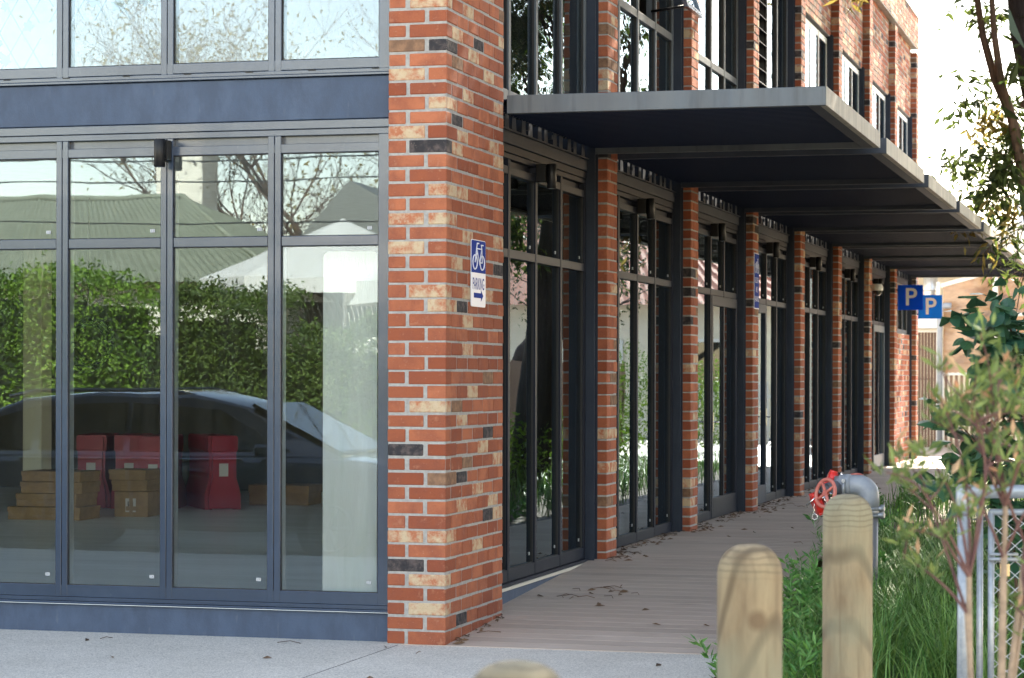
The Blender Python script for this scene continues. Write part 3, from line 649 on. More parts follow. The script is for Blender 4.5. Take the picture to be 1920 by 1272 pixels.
for n in range(8):
    y0, y1 = bays[n]
    if n < 7:
        skip = {2: ((2, 0), (3, 0)), 3: ((0, 0), (1, 0)), 6: ((2, 0), (3, 0))}.get(n, ())
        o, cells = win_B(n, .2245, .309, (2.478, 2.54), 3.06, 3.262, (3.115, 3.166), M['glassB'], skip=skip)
        DOORS[n] = cells
    else:
        mb = MB(); brick_wall_x(mb, -.105, y0 + .001, y1 - .115, 2, 27); mb.build('brick_infill', [M['brick'], M['mortar']], B)
        o, cells = win_B(n, 2.402, 2.478, None, 3.06, 3.262, (3.115, 3.166), M['glassB'], mats=M['fascia'])
    if n == 0:
        mb = MB(); mb.add([(-.30, y0, -.05), (-.128, y0, -.05), (-.128, y1 - .113, -.05), (-.30, y1 - .113, -.05), (-.30, y0, .176), (-.128, y0, .176), (-.128, y1 - .113, .176), (-.30, y1 - .113, .176)],
                          [(0, 3, 2, 1), (4, 5, 6, 7), (0, 1, 5, 4), (1, 2, 6, 5), (2, 3, 7, 6), (3, 0, 4, 7)])
        mb.build('plinth', M['plinth'], B)
        mb = MB(); mb.box(-.23, -.122, y0, y1 - .114, .2, .2225, .002); mb.m = 1; mb.box(-.23, -.112, y0, y1 - .114, .1775, .1985, .002); mb.build('sill', [M['framedark'], M['sealant']], o)
    # lintel and the crimped ends of the soffit sheet above it
    mb = MB(); mb.box(-.32, -.132, y0 + .002, y1 - .115, 3.265, 3.352, .003); mb.box(-.32, -.118, y0 + .002, y1 - .115, 3.354, 3.366, .002)
    k = y0 + .03; i = 0
    mb.m = 0
    while k < y1 - .2:
        mb.prism([(k, 3.367), (k + .012, 3.46), (k + .105, 3.46), (k + .12, 3.367)], -.30, -.125 - .01 * (i % 2), 'x')
        if i % 3 == 1: mb.box(-.14, -.110, k + .13, k + .165, 3.40, 3.432)
        k += .225; i += 1
    mb.build('lintel', [M['steel'], M['fascia']], B)
    # awning tray
    if n: gc = MB(); gc.box(-.1, 2.0, bands[n - 1] - .03, y0 + .12, 3.536, 3.548); gc.build('gap_sun_cover', M['steel'], B)  # added unseen cover, keeps sun strips from falling through the awning gaps
    ya, yb = (1.385 if n == 0 else y0 + .095), y1
    mb = MB(); X0, X1 = -.118, 2.14; za, zb = 3.41, 3.532
    mb.m = 4 if n else 0; mb.box(X0 if n else .003, X1 - .0035, ya, ya + .05, za, zb, .003); mb.box(X0, X1 - .0035, yb - .05, yb, za, zb, .003)
    mb.m = 1; mb.box(X1 - .003, X1, ya, yb, za + .0005, zb + .0005); mb.box(X1 - .045, X1 - .0036, ya + .051, yb - .051, za, zb)
    mb.m = 3; mb.box(X1 - .13, X1 - .0455, ya + .0505, yb - .0505, za + .001, za + .008)
    aw = mb.build('awning', [M['fascia'], M['fascialit'], M['soffit'], M['steel'], M['fasciashade']], B)
    mb = MB(); k = ya + .055
    while k < yb - .1:
        mb.add([(X0 + .01, k, 3.472), (X1 - .05, k, 3.472), (X1 - .05, k + .052, 3.472), (X0 + .01, k + .052, 3.472), (X0 + .01, k + .060, 3.450), (X1 - .05, k + .060, 3.450), (X1 - .05, k + .072, 3.450), (X0 + .01, k + .072, 3.450), (X0 + .01, k + .08, 3.472), (X1 - .05, k + .08, 3.472)],
               [(0, 1, 2, 3), (3, 2, 5, 4), (4, 5, 6, 7), (7, 6, 9, 8)]); mb.mi[-3:-1] = [1, 1]; k += .08
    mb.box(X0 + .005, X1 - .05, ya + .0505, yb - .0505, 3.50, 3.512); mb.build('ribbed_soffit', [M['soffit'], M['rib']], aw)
# doors
def door(n, ca, cb, side, long_handle=False, tone=None):
    f = MB(); xf, xb = -.142, -.20; z0, z1 = .232, 2.4765
    f.box(xb, xf, ca + .002, cb - .002, z1 - .10, z1, .003)
    f.box(xb, xf, ca + .002, ca + .075, z0, z1 - .1005, .003); f.box(xb, xf, cb - .075, cb - .002, z0, z1 - .1005, .003); f.box(xb, xf, ca + .0755, cb - .0755, z0, z0 + .2, .003)
    o = f.build('door', tone or M['framedark'], B)
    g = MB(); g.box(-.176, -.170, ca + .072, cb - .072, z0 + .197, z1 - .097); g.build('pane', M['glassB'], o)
    h = MB(); yh = ca + .04 if side < 0 else cb - .04
    if long_handle: h.tube([(xf + .05, yh, .95), (xf + .05, yh, 1.75)], .012); h.tube([(xf, yh, 1.05), (xf + .05, yh, 1.05)], .008); h.tube([(xf, yh, 1.65), (xf + .05, yh, 1.65)], .008)
    else: h.box(xf, xf + .012, yh - .022, yh + .022, 1.10, 1.30, .003); h.tube([(xf + .01, yh, 1.2), (xf + .05, yh, 1.2), (xf + .052, yh + .09 * -side, 1.2)], .009)
    h.build('handle', M['black'] if long_handle else M['chrome'], o)
c2 = DOORS[2]; door(2, c2[2][0], c2[3][1], -1)
c3 = DOORS[3]; door(3, c3[0][0], c3[1][1], 1, tone=M['steel'])
c6 = DOORS[6]; door(6, c6[2][0], c6[3][1], -1, True, tone=M['fascia'])
# upper side windows
for n in range(8):
    y0, y1 = bays[n]
    if n < 4:
        o, cells = win_B(n, 3.578, 3.6415, (4.75, 4.82), 7.2, 7.37, None, M['glassU'], upper=True, mats=M['fascia'], skip=((2, 1),) if n == 1 else ((0, 0), (1, 0), (0, 1), (1, 1)) if n == 3 else ())
        if n == 1:      # awning sash standing open
            a, b = cells[2]; f = MB(); t_ = .34
            def P(d, z): return (-.15 + (6.0 - z) * t_ + d, z)
            for (ya, yb, za, zb) in ((a, a + .045, 4.84, 6.), (b - .045, b, 4.84, 6.), (a + .046, b - .046, 4.84, 4.89), (a + .046, b - .046, 5.95, 6.)):
                V = []
                for z in (za, zb):
                    for d in (0, .04):
                        for yy in (ya, yb): x_, z_ = P(d, z); V.append((x_, yy, z_))
                f.add(V, [(0, 1, 3, 2), (4, 6, 7, 5), (0, 4, 5, 1), (2, 3, 7, 6), (0, 2, 6, 4), (1, 5, 7, 3)])
            s_ = f.build('open_sash', M['frame'], o, recalc=True)
            g = MB(); V = []
            for z in (4.885, 5.955):
                for d in (.015, .02):
                    for yy in (a + .04, b - .04): x_, z_ = P(d, z); V.append((x_, yy, z_))
            g.add(V, [(0, 1, 3, 2), (4, 6, 7, 5), (0, 4, 5, 1), (2, 3, 7, 6), (0, 2, 6, 4), (1, 5, 7, 3)]); g.m = 1
            g.tube([(-.17, b - .1, 4.9), (.18, b - .06, 4.95)], .012)
            o2 = g.build('sash_glass', [M['glassU'], M['black']], o, recalc=True)
        if n == 3:
            lv = MB()
            for (a, b) in cells[:2]:
                z = 3.75
                while z < 7.1:
                    V = [(-.13, a, z), (-.13, b, z), (-.22, b, z + .07), (-.22, a, z + .07)]
                    lv.add(V + [(x, yy, zz + .008) for x, yy, zz in V], [(0, 3, 2, 1), (4, 5, 6, 7), (0, 1, 5, 4), (1, 2, 6, 5), (2, 3, 7, 6), (3, 0, 4, 7)]); z += .15
            lv.build('louvre', M['framedark'], o, recalc=True)
    else:
        o, cells = win_B(n, 3.578, 3.6415, None, 6.12, 6.2, None, M['glassF'], upper=True, mats=M['white'])
        mb = MB(); brick_wall_x(mb, -.105, y0 + .001, y1 - .002, 70, 84, tf=infill_type); mb.build('brick_infill', [M['brick'], M['mortar']], B)
    mb = MB(); mb.box(-.30, -.14, y0 + .002, y1 - .115, 3.53, 3.577, .003); mb.build('upper_sill', M['fascia'], B)
# parapet: brick band over all bays
mb = MB(); brick_wall_x(mb, 0, 14.86, 29.13, 84, 90, .22, tf=infill_type); mb.m = 2; mb.box(-.26, .012, 14.86, 29.14, 8.003, 8.03, .004); mb.m = 2; mb.box(-.104, -.004, 14.9, 28.77, 7.455, 7.4665)
mb.build('parapet', [M['brick'], M['mortar'], M['fascialit']], B)
mb = MB(); mb.box(-.3, -.0, 1.33, 14.85, 8.0, 9.0); mb.box(-16, -.05, 1.35, 29.0, 7.5, 7.9); mb.box(-16, -1.2, 1.4, 17, 7.91, 11.2); mb.box(-16, -.35, .35, 1.34, 8.001, 10.4)
mb.build('roof_and_shade_block', M['plinth'], B)  # roof slabs, plus an unseen storey added to lengthen the building's shadow
mb = MB(); mb.box(-16.2, -.106, 28.781, 29.13, 0, 7.4); mb.box(-16.2, -16, .12, 28.78, 0, 7.9); mb.build('end_wall', [M['mortar']], B)
# interior
mb = MB(); mb.box(-16, -.24, .205, 28.78, .02, .2); tag(mb.build('interior_floor', M['intfloor']), kind='structure')
mb = MB(); mb.box(-16, -.33, 2.36, 28.78, 3.27, 3.52); mb.build('ceiling', M['white'], B)  # unseen ceiling, white and cut back in front to brighten the floor
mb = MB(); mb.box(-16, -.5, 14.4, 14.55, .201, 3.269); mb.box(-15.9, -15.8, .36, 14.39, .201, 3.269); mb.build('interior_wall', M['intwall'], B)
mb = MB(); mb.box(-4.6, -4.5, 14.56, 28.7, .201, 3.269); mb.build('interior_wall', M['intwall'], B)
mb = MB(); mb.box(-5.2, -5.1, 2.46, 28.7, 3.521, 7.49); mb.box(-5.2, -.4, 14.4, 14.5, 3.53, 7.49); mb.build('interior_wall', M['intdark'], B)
mb = MB(); mb.box(-16, -.33, 2.35, 2.45, 3.53, 7.4); mb.build('interior_wall', M['white'], B)  # unseen wall, made white to bounce daylight down to the shop floor
mb = MB(); mb.box(-7.50, -7.28, 9.3, 9.55, .2, 3.27, .01); mb.build('interior_column', M['intcream'], B)
# concrete panel with rounded head standing just inside the glass
mb = MB(); pr = []
x0, x1, zt, rr = -.955, -.59, 2.45, .04
P_ = [(x0, .201), (x1, .201)] + [(x1 - rr + rr * math.cos(q), zt - rr + rr * math.sin(q)) for q in (0, .4, .8, 1.2, 1.57)] + [(x0 + rr - rr * math.sin(q), zt - rr + rr * math.cos(q)) for q in (0, .4, .8, 1.2, 1.57)]
mb.prism(P_, .44, .62, 'y'); cp = mb.build('concrete_column', M['concrete'], B, recalc=True); tag(cp, 'grey concrete column with pale drip stains behind the glass')

# ------------------------------------------------------------------ wall lights
def wall_light(loc, rz, label):
    r = empty('wall_light', (0, 0, 0), label, 'wall light', 'black cylinder wall lights under the awnings')
    mb = MB(); mb.box(-.035, .035, -.075, 0, -.03, .10, .004); mb.build('mounting_box', M['black'], r)
    mb = MB(); mb.lathe(0, -.11, [(.0, -.075), (.031, -.075), (.036, -.07), (.036, .098), (.033, .102), (0, .102)], 28)
    mb.m = 1; mb.lathe(0, -.11, [(.0, -.0755), (.024, -.0755)], 20); mb.build('lamp_cylinder', [M['black'], M['inner']], r)
    r.location = loc; r.rotation_euler.z = rz; return r
l0 = wall_light((-1.899, .115, 3.05), 0, 'black cylinder wall light on the street front window mullion')
ords = ['first', 'second', 'third', 'fourth', 'fifth', 'sixth', 'seventh']
for n in range(7):
    c_ = DOORS[n]; ym = c_[1][1] + .028
    copy_tree(l0, (-.147, ym, 3.09 - (.0 if n else 0.)), R(90), 'black cylinder wall light on the %s window bay beneath the awnings, counted from the corner' % ords[n])

# ------------------------------------------------------------------ signs
def bike_sign():
    W_, H_ = .32, .43 * 1.02
    z0, z1 = 2.098, 2.525; y0, y1 = .515, .85
    s_ = empty('parking_sign', (0, .68, 2.1), 'blue and white bicycle parking sign with right arrow on corner brick pier', 'sign')
    def rr(y0, y1, z0, z1, r):
        P = []
        for cy, cz, a in ((y1 - r, z1 - r, 0), (y0 + r, z1 - r, 90), (y0 + r, z0 + r, 180), (y1 - r, z0 + r, 270)):
            for k in range(5): q = R(a + 22.5 * k); P.append((cy + r * math.cos(q), cz + r * math.sin(q)))
        return P
    mb = MB(); mb.prism(rr(y0, y1, z0, z1, .02), .0055, .010, 'x'); mb.build('panel', M['signwhite'], s_, recalc=True)
    zs = z0 + (z1 - z0) * .508
    mb = MB(); P = [p for p in rr(y0 + .004, y1 - .004, z0, z1 - .004, .018) if p[1] > (z0 + z1) / 2] + [(y0 + .004, zs), (y1 - .004, zs)]
    mb.prism(P, .0102, .0108, 'x'); mb.build('blue_field', M['signnavy'], s_, recalc=True)
    mb = MB(); cy = (y0 + y1) / 2; X = .0116
    def Q(u, v): return (X, y0 + (y1 - y0) * u, z1 - (z1 - z0) * v)
    # pictogram as thin raised tubes; u,v measured on the plate
    wr = .0046
    def ell(u, v, ru, rv):
        P = [Q(u + ru * math.cos(2 * math.pi * k / 28), v + rv * math.sin(2 * math.pi * k / 28)) for k in range(29)]; mb.tube(P, wr, 6, cap=False)
    ell(.235, .335, .15, .105); ell(.735, .335, .15, .105)
    for pl in ([(.235, .335), (.34, .13), (.70, .13), (.735, .335)], [(.34, .13), (.53, .335), (.70, .13)], [(.235, .335), (.36, .20)], [(.53, .335), (.735, .335)], [(.53, .335), (.56, .37)],
               [(.34, .13), (.38, .05), (.50, .05)], [(.70, .13), (.66, .07), (.80, .07)]):
        mb.tube([Q(*p) for p in pl], wr, 6)
    mb.build('bicycle_symbol', M['signwhite'], s_)
    mb = MB()
    v, f = text_verts('PARKING', .105, .62, .0012)
    mb.add([(.0106, cy + a, z1 - (z1 - z0) * .665 + b) for a, b in v], f)
    mb.build('lettering', M['signnavy'], s_)
    mb = MB(); az = z1 - (z1 - z0) * .83
    mb.prism([(y0 + .06, az - .016), (y0 + .225, az - .016), (y0 + .225, az - .038), (y0 + .28, az), (y0 + .225, az + .038), (y0 + .225, az + .016), (y0 + .06, az + .016)], .0102, .0108, 'x')
    mb.build('arrow', M['signnavy'], s_, recalc=True)
bike_sign()
s2 = empty('parking_sign', (0, 11.55, 2.38), 'narrow blue bicycle parking sign with white rim on the third brick pier under the awnings', 'sign')
mb = MB(); mb.box(.0035, .008, 11.41, 11.72, 2.385, 2.985, .001); mb.build('panel', M['signwhite'], s2)
mb = MB(); mb.box(.0085, .0095, 11.42, 11.71, 2.395, 2.975); mb.build('blue_field', M['signnavy'], s2)
mb = MB()
for cy in (11.495, 11.635): mb.ring((.0105, cy, 2.82), (1, 0, 0), .05, .004, 20, 5)
mb.tube([(.0105, 11.495, 2.82), (.0105, 11.53, 2.89), (.0105, 11.62, 2.89), (.0105, 11.635, 2.82)], .004, 5); mb.tube([(.0105, 11.53, 2.89), (.0105, 11.57, 2.81), (.0105, 11.62, 2.89)], .004, 5); mb.tube([(.0105, 11.62, 2.89), (.0105, 11.61, 2.925), (.0105, 11.64, 2.925)], .004, 5)
mb.build('bicycle_symbol', M['signwhite'], s2); mb = MB()
for i, t_ in enumerate(('SECURE', 'BIKE', 'PARKING')):
    v, f = text_verts(t_, .085, .72); mb.add([(.0104, 11.565 + a, 2.69 - .1 * i + b) for a, b in v], f)
mb.build('lettering', M['signwhite'], s2)
def p_sign(x0, y, z0, s, label, matn, tail=False):
    r = empty('parking_sign', (x0, y, z0), label, 'sign', None)
    mb = MB(); mb.box(x0, x0 + s, y, y + .03, z0, z0 + s, .002); mb.build('panel', matn, r)
    mb = MB(); v, f = text_verts('P', s * .98, 1.0, s * .012); mb.add([(x0 + s * .52 + a, y - .002, z0 + s * .49 + b) for a, b in v], f); mb.build('letter', M['signgrey'], r)
    for q in (.8, .2): mb = MB(); mb.tube([(x0 - .02, y + .015, z0 + s * q), (x0 + .02, y + .015, z0 + s * q)], .012, 8); mb.build('bracket', M['steel'], r)
p_sign(.048, 25.3, 2.747, .405, 'deep blue square parking sign with grey letter, the upper and nearer of two', M['signblue'])
p_sign(.020, 28.9, 2.69, .42, 'brighter blue square parking sign with grey letter, the lower and farther of two', M['signblue2'])
# dome camera
r = empty('security_camera', (0, 22.0, 2.95), 'small white dome security camera on a brick pier near the end of the walkway', 'camera')
mb = MB(); mb.lathe(.10, 22.0, [(.0, 3.05), (.06, 3.045), (.085, 3.0), (.085, 2.95), (.075, 2.945)], 20); mb.tube([(.0, 22, 3.0), (.05, 22, 3.0)], .03, 10); mb.build('housing', M['white'], r)
mb = MB(); mb.lathe(.10, 22.0, [(.07, 2.945), (.06, 2.90), (.035, 2.875), (0.0, 2.868)], 20); mb.build('dome', M['carglass'], r)

# ------------------------------------------------------------------ things inside the shop
def cbox(x, y, z, sx, sy, sz, rz, label, lid=True, grp='cardboard boxes stacked on the shop floor', marks=True):
    r = empty('cardboard_box', (0, 0, 0), label, 'box', grp)
    mb = MB(); mb.box(-sx / 2, sx / 2, -sy / 2, sy / 2, 0, sz, .004); mb.build('carton', M['card'], r)
    if lid:
        mb = MB(); mb.box(-sx / 2 - .006, sx / 2 + .006, -sy / 2 - .006, sy / 2 + .006, sz * .62, sz + .004, .003); mb.build('lid', M['card'], r)
    mb = MB(); mb.box(-sx / 2 - .0065, sx / 2 + .0065, -.022, .022, sz + .0045, sz + .0052); mb.box(-.02, .02, -sy / 2 - .0064, -sy / 2 - .0061, sz * .02, sz * .98); mb.build('tape', M['carddark'], r)
    if marks:
        mb = MB(); mb.box(-sx * .15, sx * .15, -sy / 2 - .0085, -sy / 2 - .0066, sz * .25, sz * .42); mb.build('printed_strip', M['carddark'], r)
    r.location = (x, y, z); r.rotation_euler.z = rz; return r
zf = .2
cbox(-6.62, 8.25, zf, .78, .5, .125, .02, 'cardboard box at the bottom left of the stack behind the glass')
cbox(-6.60, 8.27, zf + .133, .66, .48, .125, -.02, 'cardboard box in the middle of the left stack behind the glass')
cbox(-6.56, 8.27, zf + .266, .66, .46, .11, .03, 'flatter cardboard box second from top of the left stack', marks=False)
cbox(-6.55, 8.26, zf + .384, .64, .46, .10, 0, 'topmost flat cardboard box of the left stack', marks=False)
b1 = cbox(-6.02, 8.95, zf, .36, .40, .26, .1, 'taller cardboard box with white stickers at the bottom of the right stack', lid=False)
mb = MB(); mb.box(-.06, .05, -.203, -.201, .05, .19); mb.m = 1; mb.box(-.035, -.025, -.205, -.2035, .08, .16); mb.box(.012, .022, -.205, -.2035, .08, .16); mb.box(-.025, .012, -.205, -.2035, .115, .125); mb.build('white_sticker', [M['label'], M['ink']], b1)
cbox(-6.03, 8.96, zf + .265, .38, .42, .11, .05, 'cardboard box lying second from top on the right stack', marks=False)
cbox(-6.04, 8.95, zf + .38, .40, .42, .10, 0, 'topmost cardboard box of the right stack next to red barriers', marks=False)
cbox(-5.38, 11.6, zf, .70, .5, .22, .05, 'low dark cardboard box on the floor right of the red barriers', lid=True)
cbox(-5.0, 12.7, zf, .45, .5, .18, -.05, 'small cardboard box farthest back beside the low dark box', lid=True)
def barrier(label, loc, rz):
    r = empty('plastic_barrier', (0, 0, 0), label, 'barrier', 'red plastic road barriers stored in the shop')
    mb = MB()
    for i in (0, 1):
        pass
    prof = [(-.20, 0), (-.20, .16), (-.175, .26), (-.15, .34), (-.15, .62), (-.165, .64), (-.165, .78), (-.15, .80), (.15, .80), (.165, .78), (.165, .64), (.15, .62), (.15, .34), (.175, .26), (.20, .16), (.20, 0), (.12, 0), (.10, .06), (-.10, .06), (-.12, 0)]
    mb.prism(prof, -.50, .50, 'y'); mb.prism([(a * .8, b * .97 + .01) for a, b in prof[:16]], -.54, -.5005, 'y'); mb.prism([(a * .8, b * .97 + .01) for a, b in prof[:16]], .5005, .54, 'y')
    mb.build('barrier_body', M['redplastic'], r, recalc=True)
    mb = MB(); mb.box(-.05, .05, -.545, -.541, .36, .5); mb.build('label_tag', M['label'], r)
    r.location = loc; r.rotation_euler.z = rz; return r
b0 = barrier('leftmost red plastic barrier, end-on behind the boxes', (-7.22, 10.6, zf), R(16))
copy_tree(b0, (-6.80, 10.62, zf), R(18), 'red plastic barrier second from the left, end-on behind the boxes')
copy_tree(b0, (-6.36, 10.35, zf), R(14), 'third red plastic barrier, just left of the window mullion')
copy_tree(b0, (-5.92, 10.75, zf), R(35), 'rightmost red plastic barrier turned a little side-on, beside the low dark box')
# blue crates with a white funnel
r = empty('storage_crate', (-4.3, 10.9, zf), 'dark blue plastic crates with handles near the concrete column inside', 'crate')
mb = MB()
for (x, y, z, sx, sz) in ((-3.95, 11., zf, .55, .30), (-3.55, 11.2, zf, .35, .52), (-4.1, 11.0, zf + .302, .3, .22)): mb.box(x - sx / 2, x + sx / 2, y - .2, y + .2, z, z + sz, .01); mb.box(x - sx / 2 - .01, x + sx / 2 + .01, y - .21, y + .21, z + sz - .03, z + sz - .0, .004)
mb.build('crate_body', M['bluecrate'], r)
mb = MB(); mb.tube([(-3.9, 10.75, .48), (-3.45, 10.75, .50)], .012, 8); mb.tube([(-3.98, 10.75, .47), (-3.86, 10.75, .48)], [.05, .012], 10); mb.build('white_nozzle', M['white'], r)
# cable coil hanging from the ceiling
mb = MB()
for k in range(9):
    a = random.uniform(-.05, .05); mb.ring((-5.2 + a * .5, 6.0 + k * .012, 1.95 + a), (a, 1, a * 2), .20 + random.uniform(-.03, .03), .008, 26, 5)
mb.tube([(-5.2, 6.0, 2.14), (-5.19, 6.0, 3.27)], .006, 5)
tag(mb.build('cable_coil', M['rubber']), 'coil of black cable hanging from the ceiling behind the second window pane', 'cable')

# ------------------------------------------------------------------ bollards
def bollard(loc, rz, label, h):
    prof = [(.0875, -.1)] + [(.0875, .02 + k * (h - .11) / 6) for k in range(7)]
    prof += [(.0875 * math.cos(q) ** .72 if q < 1.56 else 0., h - .085 + .085 * math.sin(q)) for q in [i * math.pi / 2 / 10 for i in range(1, 11)]]
    mb = MB(); mb.lathe(0, 0, prof, 36)
    V = mb.v
    for i, (x, y, z) in enumerate(V):
        q = math.atan2(y, x); k = 1 + .012 * math.sin(3 * q + 1.3 + z) + .006 * math.sin(7 * q + z * 2); V[i] = (x * k, y * k, z)
    o = mb.build('timber_bollard', M['pine']); o.location = loc; o.rotation_euler.z = rz
    return tag(o, label, 'bollard', 'round timber bollards in a row')
bollard((3.182, -5.685, 0), .8, 'tallest looking pine bollard directly in front of the red fire hydrant valves', 1.243)
bollard((3.182, -7.757, 0), 2.6, 'round pine bollard with a knot whorl, left of the one hiding the hydrant', 1.205)
bollard((3.252, -10.43, 0), 4.4, 'nearest bollard, only its blurred greenish dome showing at bottom edge', 1.195)

# ------------------------------------------------------------------ fire hydrant booster
hy = empty('fire_hydrant', (2.47, 1.4, .0), 'grey fire hydrant booster pipe with two red handwheels and red caps', 'hydrant')
cx, cy = 2.42, 1.40
mb = MB(); mb.tube([(cx, cy, -.02), (cx, cy, .80)], .058, 20); mb.m = 0; mb.build('riser_pipe', M['pipedark'], hy)
mb = MB()
mb.tube([(cx, cy, .76), (cx, cy, .82)], .066, 20)
for zz in (.765, .81): mb.ring((cx, cy, zz), (0, 0, 1), .06, .012, 24, 6)
for a in (.3, -2.8): mb.tube([(cx + .085 * math.cos(a), cy + .085 * math.sin(a), .745), (cx + .085 * math.cos(a), cy + .085 * math.sin(a), .835)], .014, 8)
mb.tube([(cx + .02, cy, .77), (cx + .10, cy - .02, .77)], .018, 8); mb.tube([(cx + .02, cy, .81), (cx + .10, cy - .02, .812)], .016, 8)
mb.build('pipe_coupling', M['galv'], hy)
arc = [(cx, cy, .82)] + [(cx - .075 + .075 * math.cos(q), cy, .885 + .075 * math.sin(q)) for q in [R(9 * k) for k in range(0, 11)]] + [(cx - .19, cy, .96)]
mb = MB(); mb.tube(arc, [.066] * 3 + [.068] * 8 + [.066] * (len(arc) - 11), 20); mb.tube([(cx - .12, cy, .96), (cx - .17, cy, .96)], .07, 20); mb.build('elbow', M['pipe'], hy)
mb = MB(); mb.tube([(cx - .17, cy, .955), (cx - .22, cy, .955)], .064, 18)
for a in (0, 1): mb.tube([(cx - .155, cy - .045 - .0 * a, .99 - .10 * a), (cx - .155, cy - .10, .99 - .10 * a)], .013, 8); 
mb.tube([(cx - .155, cy - .085, .875), (cx - .155, cy - .085, 1.0)], .011, 8); mb.box(cx - .185, cy * 0 + cx - .12, cy - .10, cy - .045, .884, .9, .003)
mb.build('bolted_flange', M['galv'], hy)
# two valve arms: one towards the viewer, one behind
def valve(dy, z, tilt, tx):
    mb = MB(); bx = cx - .20; mb.tube([(bx + .02, cy + dy * .1, .95), (bx - .06, cy + dy * .8, z)], [.052, .049], 16); mb.tube([(bx - .02, cy + dy * .5, z + .005), (bx - .10, cy + dy * .9, z - .01)], [.047, .044], 16); o = mb.build('valve_body', M['pipedark'], hy)
    hub = Vector((bx - .055 + tx, cy + dy * 1.2 - .07, z - .01)); ax = Vector((-.62, -.72, .18 + tilt)).normalized()
    mb = MB(); mb.ring(hub, ax, .088, .0125, 30, 8); u = ax.cross(Vector((0, 0, 1))).normalized(); v = ax.cross(u)
    for k in range(4):
        q = k * math.pi / 2 + .6; p = hub + (u * math.cos(q) + v * math.sin(q)) * .085; mb.tube([hub, p], [.012, .009], 8)
    mb.tube([hub - ax * .015, hub + ax * .012], .018, 10); w_ = mb.build('handwheel', M['hpink'], hy)
    mb = MB(); mb.tube([hub + ax * .001, hub - ax * .14], .012, 8); mb.build('valve_stem', M['chrome'], hy)
valve(-.10, .925, 0., .0); 
hub2 = Vector((cx - .135, cy + .16, .985)); ax2 = Vector((-.2, -.35, .8)).normalized()
mb = MB(); mb.ring(hub2, ax2, .075, .0115, 30, 8); u = ax2.cross(Vector((0, 0, 1))).normalized(); v = ax2.cross(u)
for k in range(4): q = k * math.pi / 2 + .4; mb.tube([hub2, hub2 + (u * math.cos(q) + v * math.sin(q)) * .072], .009, 8)
mb.build('handwheel', M['hpink'], hy)
mb = MB(); mb.tube([hub2, (cx - .13, cy + .11, .92)], .014, 8); mb.tube([(cx - .2, cy + .02, .94), (cx - .1, cy + .14, .93)], .045, 14); mb.build('valve_body', M['pipedark'], hy)
def cap(c0, ax, nm='outlet_cap', sc=1.):
    c0 = Vector(c0); ax = Vector(ax).normalized(); u = ax.cross(Vector((0, 0, 1))).normalized(); v = ax.cross(u)
    mb = MB(); mb.tube([c0, c0 + ax * .012, c0 + ax * .045, c0 + ax * .055], [.052 * sc, .058 * sc, .056 * sc, .045 * sc], 20)
    for k in range(6): q = k * math.pi / 3; p = c0 + (u * math.cos(q) + v * math.sin(q)) * .056 * sc; mb.tube([p + ax * .008, p + ax * .05], .011, 6)
    o = mb.build(nm, M['hreds'], hy)
    mb = MB(); mb.tube([c0 - ax * .045, c0 - ax * .03, c0 - ax * .028, c0 - ax * .002], [.045 * sc, .052 * sc, .06 * sc, .058 * sc], 18); mb.tube([c0 - ax * .1, c0 - ax * .045], [.034, .04], 14); mb.ring(c0 - ax * .014, ax, .06 * sc, .006, 24, 6); mb.build('chrome_coupling', M['chrome'], hy)
cap((cx - .225, cy + .05, .985), (-.8, -.2, .28)); cap((cx - .30, cy - .06, .85), (-.8, -.3, -.35), sc=1.3); cap((cx - .25, cy + .0, .93), (-.8, -.25, -.1))
mb = MB(); pts = [(cx - .335 + .004 * math.sin(k * 2.1), cy - .14, .845 - .012 * k) for k in range(7)]; mb.tube(pts, .004, 5); mb.ring((cx - .33, cy - .14, .76), (0, 1, 0), .018, .003, 14, 5)
mb.tube([(cx - .385, cy - .12, .83), (cx - .33, cy - .14, .88)], .006, 6); mb.build('chain', M['chrome'], hy)

# ------------------------------------------------------------------ chain-link fence with gate frame
fe = empty('chain_link_fence', (3.46, -4.055, 0), 'galvanised chain-link fence panel with round pipe posts at the garden bed', 'fence')
ux = Vector((.978, .21, 0)).normalized(); p0 = Vector((3.455, -4.055, 0))
def fp(s_, z): q = p0 + ux * s_; return Vector((q.x, q.y, z))
def bar(name, s0, z0, s1, z1, r_, off=0.):
    n_ = Vector((-ux.y, ux.x, 0)) * off; mb = MB(); mb.tube([fp(s0, z0) + n_, fp(s1, z1) + n_], r_, 16); return mb.build(name, M['galv'], fe)
bar('post', 0, -.05, 0, 1.165, .027); bar('post', .070, -.05, .070, 1.13, .0135, .03)
bar('top_rail', -.012, 1.182, 1.9, 1.195, .028)
mb = MB(); mb.lathe(p0.x, p0.y, [(.0, 1.215), (.02, 1.212), (.034, 1.195), (.035, 1.12), (.031, 1.11), (.027, 1.108)], 20); mb.build('post_cap', M['galv'], fe)
bar('frame_tube', .112, .05, .112, 1.10, .0135); bar('frame_tube', .105, 1.098, 1.9, 1.11, .0135); bar('frame_tube', .105, .08, 1.9, .08, .0135)
mb = MB(); n_ = Vector((-ux.y, ux.x, 0)); pit = .034
k = -30
while k < 60:
    for sg in (1, -1):
        pts = []
        for i in range(0, 34):
            s_ = .125 + (k * pit) + sg * i * pit if sg > 0 else .125 + k * pit + (33 - i) * pit
            z = .09 + i * .0305
            if .12 < s_ < 1.9: pts.append(fp(s_, z) + n_ * (.003 * (1 if (i % 2) else -1)))
            elif len(pts) > 1: break
            else: pts = []
        if len(pts) > 1: mb.tube(pts, .0016, 4, cap=False)
    k += 2
mb.build('wire_mesh', M['mesh'], fe)
